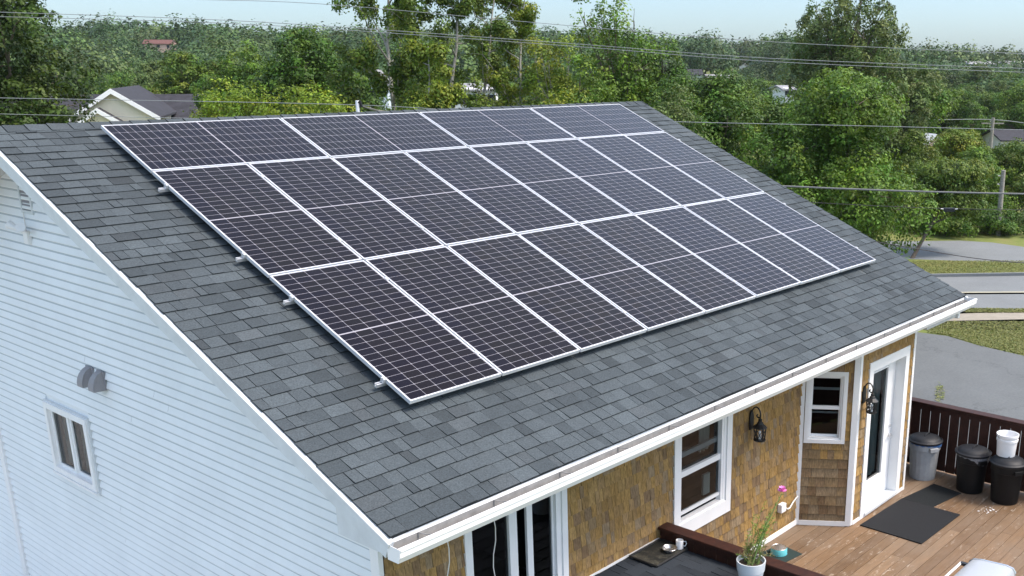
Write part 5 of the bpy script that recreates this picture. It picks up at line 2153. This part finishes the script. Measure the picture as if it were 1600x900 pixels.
# ------------------------------------------------------------------ neighbouring and far houses
M_CREAM = simple_mat('cream_siding', (0.78, 0.70, 0.52), .6, noise=(2, .05))
M_NROOF = simple_mat('dark_purple_grey_roof', (0.024, 0.024, 0.031), .85, noise=(2.5, .45))
M_GREYROOF = simple_mat('grey_roof', (0.24, 0.24, 0.25), .85, noise=(3, .25))
M_REDROOF = simple_mat('red_brown_roof', (0.12, 0.05, 0.04), .85, noise=(3, .25))
M_WALLW = simple_mat('white_wall', (0.72, 0.72, 0.72), .7, noise=(2, .06))
M_WALLB = simple_mat('pale_blue_wall', (0.55, 0.62, 0.68), .7, noise=(2, .06))
M_WALLP = simple_mat('pinkish_wall', (0.55, 0.38, 0.32), .7, noise=(2, .06))
M_DARKWIN = simple_mat('dark_window', (0.02, 0.025, 0.03), .15)

# camera-facing horizontal directions
VR = np.array([RH[0], RH[1], 0])
VF = np.array([FH[0], FH[1], 0])
UP = np.array([0, 0, 1.0])


def gable_block(par, fr, w, d, h, rise, wall_m, roof_m, over=.3, wall_name='wall', trim=None):
    """gabled block: fr.u across the gable, fr.n = depth direction (outward at the gable), fr.v up. Gable end at n=0, body runs to n=-d."""
    mb = MB()
    mb.prism([(-w / 2, 0), (w / 2, 0), (w / 2, h), (0, h + rise), (-w / 2, h)], -d, 0, fr)
    wl_ = mb.build(wall_name, wall_m, par)
    sl = math.hypot(w / 2, rise)
    k = over / sl
    r = MB()
    th = .12
    for s in (-1, 1):
        e = (s * (w / 2 + over), h - rise * over / (w / 2))
        r.prism([e, (0, h + rise), (0, h + rise + th * 1.2), (e[0], e[1] + th)][::(1 if s < 0 else -1)], -d - over, over, fr)
    ro = r.build('roof', roof_m, par)
    if trim:
        t = MB()
        for s in (-1, 1):
            e = (s * (w / 2 + over + .02), h - rise * (over + .02) / (w / 2))
            t.prism([(e[0], e[1] - .13), (0, h + rise - .13), (0, h + rise + .15), (e[0], e[1] + .13)][::(1 if s < 0 else -1)], over + .004, over + .06, fr)
        t.build('rake_board', trim, par)
    return wl_


# cream neighbour: gables facing us, dark roof running right
D0 = 58.0
apex = at(173, 134, D0)
base0 = np.array([apex[0], apex[1], GZ])
nb = thing('neighbour_house', 'cream house with white edged twin gables and dark roof behind the ridge', 'house', base0)
rot_ = math.radians(17)
ur = VR * math.cos(rot_) + VF * math.sin(rot_)
nf = np.array([ur[1], -ur[0], 0])
if nf @ VF > 0:
    nf = -nf
slope = (184 - 141) / (235 - 168.5)
hwid = (235 - 168) / CAM_F * D0 * .98
rise = hwid * slope
fr = Frame(base0, ur, UP, nf)
topz = apex[2] - GZ
gable_block(nb, fr, hwid * 2 - .6, 9, topz - rise - .1, rise * (1 - .3 / hwid), M_CREAM, M_NROOF, .3, 'front_wall', M_WHITE)
ap2 = at(152, 166.5, D0 - .5)
fr2 = Frame((ap2[0], ap2[1], GZ), ur, UP, nf)
hw2 = (200 - 153) / CAM_F * D0 * 1.05
gable_block(nb, fr2, hw2 * 2 - .4, .4, ap2[2] - GZ - hw2 * slope - .1, hw2 * slope * .9, M_CREAM, M_NROOF, .25, 'porch_wall', M_WHITE)
# main body: ridge runs along ur
rp = at(235, 147, D0 + 8.5)
mbw = MB()
frm = Frame((rp[0], rp[1], GZ), nf, UP, ur)
rz_ = rp[2] - GZ
mbw.prism([(-4.2, 0), (4.2, 0), (4.2, rz_ - 2.3), (0, rz_ - .15), (-4.2, rz_ - 2.3)], -9.5, 3.9, frm)
mbw.build('main_wall', M_CREAM, nb)
rfm = MB()
for s in (-1, 1):
    rfm.prism([(s * 4.7, rz_ - 2.56), (0, rz_ - .14), (0, rz_), (s * 4.7, rz_ - 2.42)][::(1 if s < 0 else -1)], -9.9, 4.3, frm)
rfm.build('main_roof', M_NROOF, nb)
# white eave of the lower wing at the far left
lw = at(2, 168, D0 - 3)
frl = Frame((lw[0], lw[1], GZ), ur, UP, nf)
gable_block(nb, frl, 3.4, 7, lw[2] - GZ - 1.2, 1.1, M_CREAM, M_NROOF, .3, 'wing_wall', M_WHITE)


def small_house(px, top, bottom, wpx, D, wall, roofm, label, rot=0.15, gable=False, wins=3, name='distant_house', rise_f=.4):
    """simple house whose roof top and visible foot fall at the given rows"""
    zt_ = at(px, top, D)
    zb = at(px, bottom, D)[2]
    gz = float(terrain(zt_[0], zt_[1]))
    H = zt_[2] - min(gz, zb)
    base = np.array([zt_[0], zt_[1], min(gz, zb)])
    t = thing(name, label, 'house', base)
    u = VR * math.cos(rot) + VF * math.sin(rot)
    n = np.array([u[1], -u[0], 0])
    if n @ VF > 0:
        n = -n
    w = wpx / CAM_F * D
    vis = (zt_[2] - zb)
    rise = vis * rise_f
    if gable:
        fr = Frame(base, u, UP, n)
        gable_block(t, fr, w, w * 1.3, H - rise, rise, wall, roofm, .25)
        f0 = 0.01
    else:
        fr = Frame(base, n, UP, u)
        d = max(5.0, w * .45)
        mb = MB()
        mb.prism([(-d / 2, 0), (d / 2, 0), (d / 2, H - rise), (0, H - .05), (-d / 2, H - rise)], -w / 2, w / 2, fr)
        mb.build('wall', wall, t)
        r = MB()
        for s in (-1, 1):
            r.prism([(s * (d / 2 + .35), H - rise - .2), (0, H - .1), (0, H), (s * (d / 2 + .35), H - rise - .08)][::(1 if s < 0 else -1)], -w / 2 - .3, w / 2 + .3, fr)
        r.build('roof', roofm, t)
        f0 = d / 2 + .01
    frw = Frame(base, u, UP, n)
    hw_ = min(1.1, (vis - rise) * .45)
    zc = H - rise - (vis - rise) * .5
    for i in range(wins):
        x_ = (i + .5) / wins * w - w / 2
        MB().box((x_ - hw_ * .5, zc - hw_ / 2, f0 - .02), (x_ + hw_ * .5, zc + hw_ / 2, f0 + .04), frw).build('window', M_DARKWIN, t)
    return t


small_house(250, 62, 77, 42, 262, M_WALLP, M_REDROOF, 'far house with a red brown roof among the trees on the left hill', .2)
small_house(588, 112, 160, 30, 76, M_WALLB, M_GREYROOF, 'narrow pale blue house behind the tallest pale trunk', .1, True, 2)
small_house(744, 130, 170, 62, 93, M_WALLW, M_GREYROOF, 'white building with a flat grey roof behind the thin pale trees', .1, False, 5, rise_f=.2)
small_house(1085, 108, 121, 20, 242, M_WALLW, M_NROOF, 'far white house with a dark roof right of the skyline poplars', .1, False, 2, rise_f=.6)
small_house(1124, 116, 128, 44, 228, M_GREYROOF, M_GREYROOF, 'far long grey roofed house right of the dark roofed one', .25, False, 3, rise_f=.6)
small_house(1163, 100, 110, 15, 292, M_WALLW, M_GREYROOF, 'far white gabled house highest on the slope in the middle', -.2, True, 1)
small_house(1528, 96, 106, 38, 257, M_WALLW, M_GREYROOF, 'far long low white house on the right hillside', .1, False, 5, rise_f=.35)
small_house(1563, 97, 106, 13, 259, M_WALLW, M_GREYROOF, 'far little white house between the two larger ones on the right hillside', .2, True, 1)
small_house(1585, 95, 107, 30, 260, M_WALLW, M_GREYROOF, 'far white house with a hipped roof at the right edge', -.1, False, 3, rise_f=.55)
small_house(1461, 212, 234, 17, 84, M_WALLP, M_WALLW, 'small pinkish gable peeking out of the trees right of the maple', .3, True, 1)
small_house(1572, 203, 220, 44, 101, M_WALLW, M_NROOF, 'low house with a dark roof in the trees near the small pole', .1, False, 3, rise_f=.7)
small_house(1224, 133, 152, 14, 89, M_WALLW, M_GREYROOF, 'white building glimpsed between the two round maples', .1, False, 2, rise_f=.2)
small_house(1022, 134, 144, 18, 71, M_WALLW, M_GREYROOF, 'small white shed below the skyline poplars', .1, False, 1)

# ------------------------------------------------------------------ poles and wires
def pole(px, top, D, r, label, arm=False):
    tp = at(px, top, D)
    gz = float(terrain(tp[0], tp[1]))
    t = thing('utility_pole', label, 'utility pole', (tp[0], tp[1], gz))
    pts = [(tp[0] + .12 * (1 - k), tp[1], gz + (tp[2] - gz) * k) for k in np.linspace(0, 1, 8)]
    MB().tube(pts, [r * (1.25 - .25 * k) for k in np.linspace(0, 1, 8)], 10).build('post', M_POLE, t, smooth=True)
    if arm:
        a = np.array([tp[0], tp[1], tp[2] - .5])
        MB().tube([a - VR * 1.0, a + VR * 1.0], .06, 6).build('cross_arm', M_POLE, t)
    for k in (.3, .75):
        MB().tube([np.array(tp) - UP * k - VR * (r + .02), np.array(tp) - UP * k - VR * (r + .14)], .04, 6).build('insulator', M_STEEL, t)


pole(1568, 266, 55, .115, 'weathered grey utility pole standing in the hedge by the side road')
pole(1552, 184, 92, .14, 'slim far utility pole with a cross arm by the dark roofed house', True)


def wire(pts, D, r, label, mat=None, group=None, sub=6):
    """a cable through the given points of the view, each at depth D (number or list)"""
    Ds = [D] * len(pts) if np.isscalar(D) else D
    P = np.array([at(px, py, d) for (px, py), d in zip(pts, Ds)])
    k = np.linspace(0, len(P) - 1, (len(P) - 1) * sub + 1)
    # Catmull-Rom through the points
    out = []
    for q in k:
        i = min(int(q), len(P) - 2)
        f = q - i
        p0, p1, p2, p3 = P[max(i - 1, 0)], P[i], P[i + 1], P[min(i + 2, len(P) - 1)]
        out.append(.5 * ((2 * p1) + (-p0 + p2) * f + (2 * p0 - 5 * p1 + 4 * p2 - p3) * f ** 2 + (-p0 + 3 * p1 - 3 * p2 + p3) * f ** 3))
    o = MB().tube(out, r, 6).build('power_line', mat or M_WIRE, None, smooth=True, origin=out[0])
    return tag(o, label, 'cable', group)


wire([(-120, 15), (0, 19), (400, 34), (890, 68), (1200, 91), (1600, 107), (1760, 111)], 29, .008, 'upper cable of the close pair crossing the whole view', group='overhead cables')
wire([(-120, 22), (0, 26), (400, 38.5), (890, 72), (1200, 96), (1600, 113), (1760, 117)], 29.4, .008, 'lower cable of the close pair crossing the whole view', group='overhead cables')
wire([(60, -14), (280, -2), (500, 6), (855, 37), (1200, 65), (1600, 84), (1760, 90)], 29.2, .0075, 'highest single cable, crossing the sky above the poplars', group='overhead cables')
wire([(-120, 150), (0, 153), (560, 164), (800, 180), (1050, 190), (1320, 196), (1600, 203), (1760, 207)], 27, .008, 'pale service cable passing just behind the ridge and across the round maples', group='overhead cables')
wire([(-120, 174), (0, 178), (260, 184), (600, 192)], 27.5, .007, 'thin faint cable low across the cream gables', group='overhead cables')
wire([(1100, 288), (1225, 291), (1320, 295), (1450, 299.5), (1600, 303), (1760, 306)], 27, .022, 'thick dark cable bundle crossing the round maple', simple_mat('cable_bundle', (.14, .145, .145), .5), group='overhead cables')
wire([(1225, 313), (1300, 318), (1450, 325), (1600, 328), (1760, 330)], 28, .008, 'thin cable below the thick bundle carrying a small splice box', M_WIREDK, group='overhead cables')
wire([(1300, 366), (1370, 378), (1440, 390), (1520, 403), (1600, 411), (1760, 424)], 25, .010, 'dark sagging cable in front of the side road', M_WIREDK, group='overhead cables')
wire([(1380, 189), (1430, 188), (1552, 187), (1640, 198), (1720, 205)], 92, .03, 'faint far cable carried by the slim far pole', group='overhead cables')
sb = at(1483, 328, 28)
fr = Frame(sb, VR, UP, -VF)
t = thing('splice_box', 'small dark splice box hanging on the thin cable near the grey pole', 'box', sb)
MB().box((-.15, -.045, -.05), (.15, .055, .05), fr).build('case', M_DGREYP, t, bevel=.01)
for s in (-1, 1):
    MB().tube([fr.p(s * .15, .02, 0), fr.p(s * .23, .03, 0)], .014, 6).build('clamp', M_RAIL, t)

# service mast just behind the ridge
mp_ = at(558, 157, 19.6)
sm = thing('service_mast', 'short white service mast with a dark fitting behind the ridge', 'mast', (mp_[0], mp_[1], roof_z(2 * RIDGE_Y - mp_[1]) - .1))
MB().tube([(mp_[0], mp_[1], roof_z(2 * RIDGE_Y - mp_[1]) - .15), (mp_[0], mp_[1], mp_[2])], .035, 10).build('mast', M_WHITEP, sm, smooth=True)
MB().tube([np.array(mp_) - UP * .05, np.array(mp_) + VR * .05 - UP * .02, np.array(mp_) + VR * .08 - UP * .12], .03, 8).build('weatherhead', M_BLACKP, sm, smooth=True)

# ------------------------------------------------------------------ air
def haze():
    m = bpy.data.materials.new('haze')
    m.use_nodes = True
    nt = m.node_tree
    nt.nodes.remove(nt.nodes['Principled BSDF'])
    v = nt.nodes.new('ShaderNodeVolumePrincipled')
    v.inputs['Color'].default_value = (0.86, 0.93, 1.0, 1)
    v.inputs['Density'].default_value = 0.00011
    v.inputs['Anisotropy'].default_value = 0.2
    nt.links.new(v.outputs[0], nt.nodes['Material Output'].inputs['Volume'])
    fr = Frame((CAM_C[0], CAM_C[1], 0), (RH[0], RH[1], 0), (FH[0], FH[1], 0), (0, 0, 1))
    o = MB().box((-420, -25, -14), (420, 640, 34), fr).build('haze', m)
    o['kind'] = 'stuff'
    tag(o, 'thin pale summer haze over the wooded hills', 'haze')


haze()
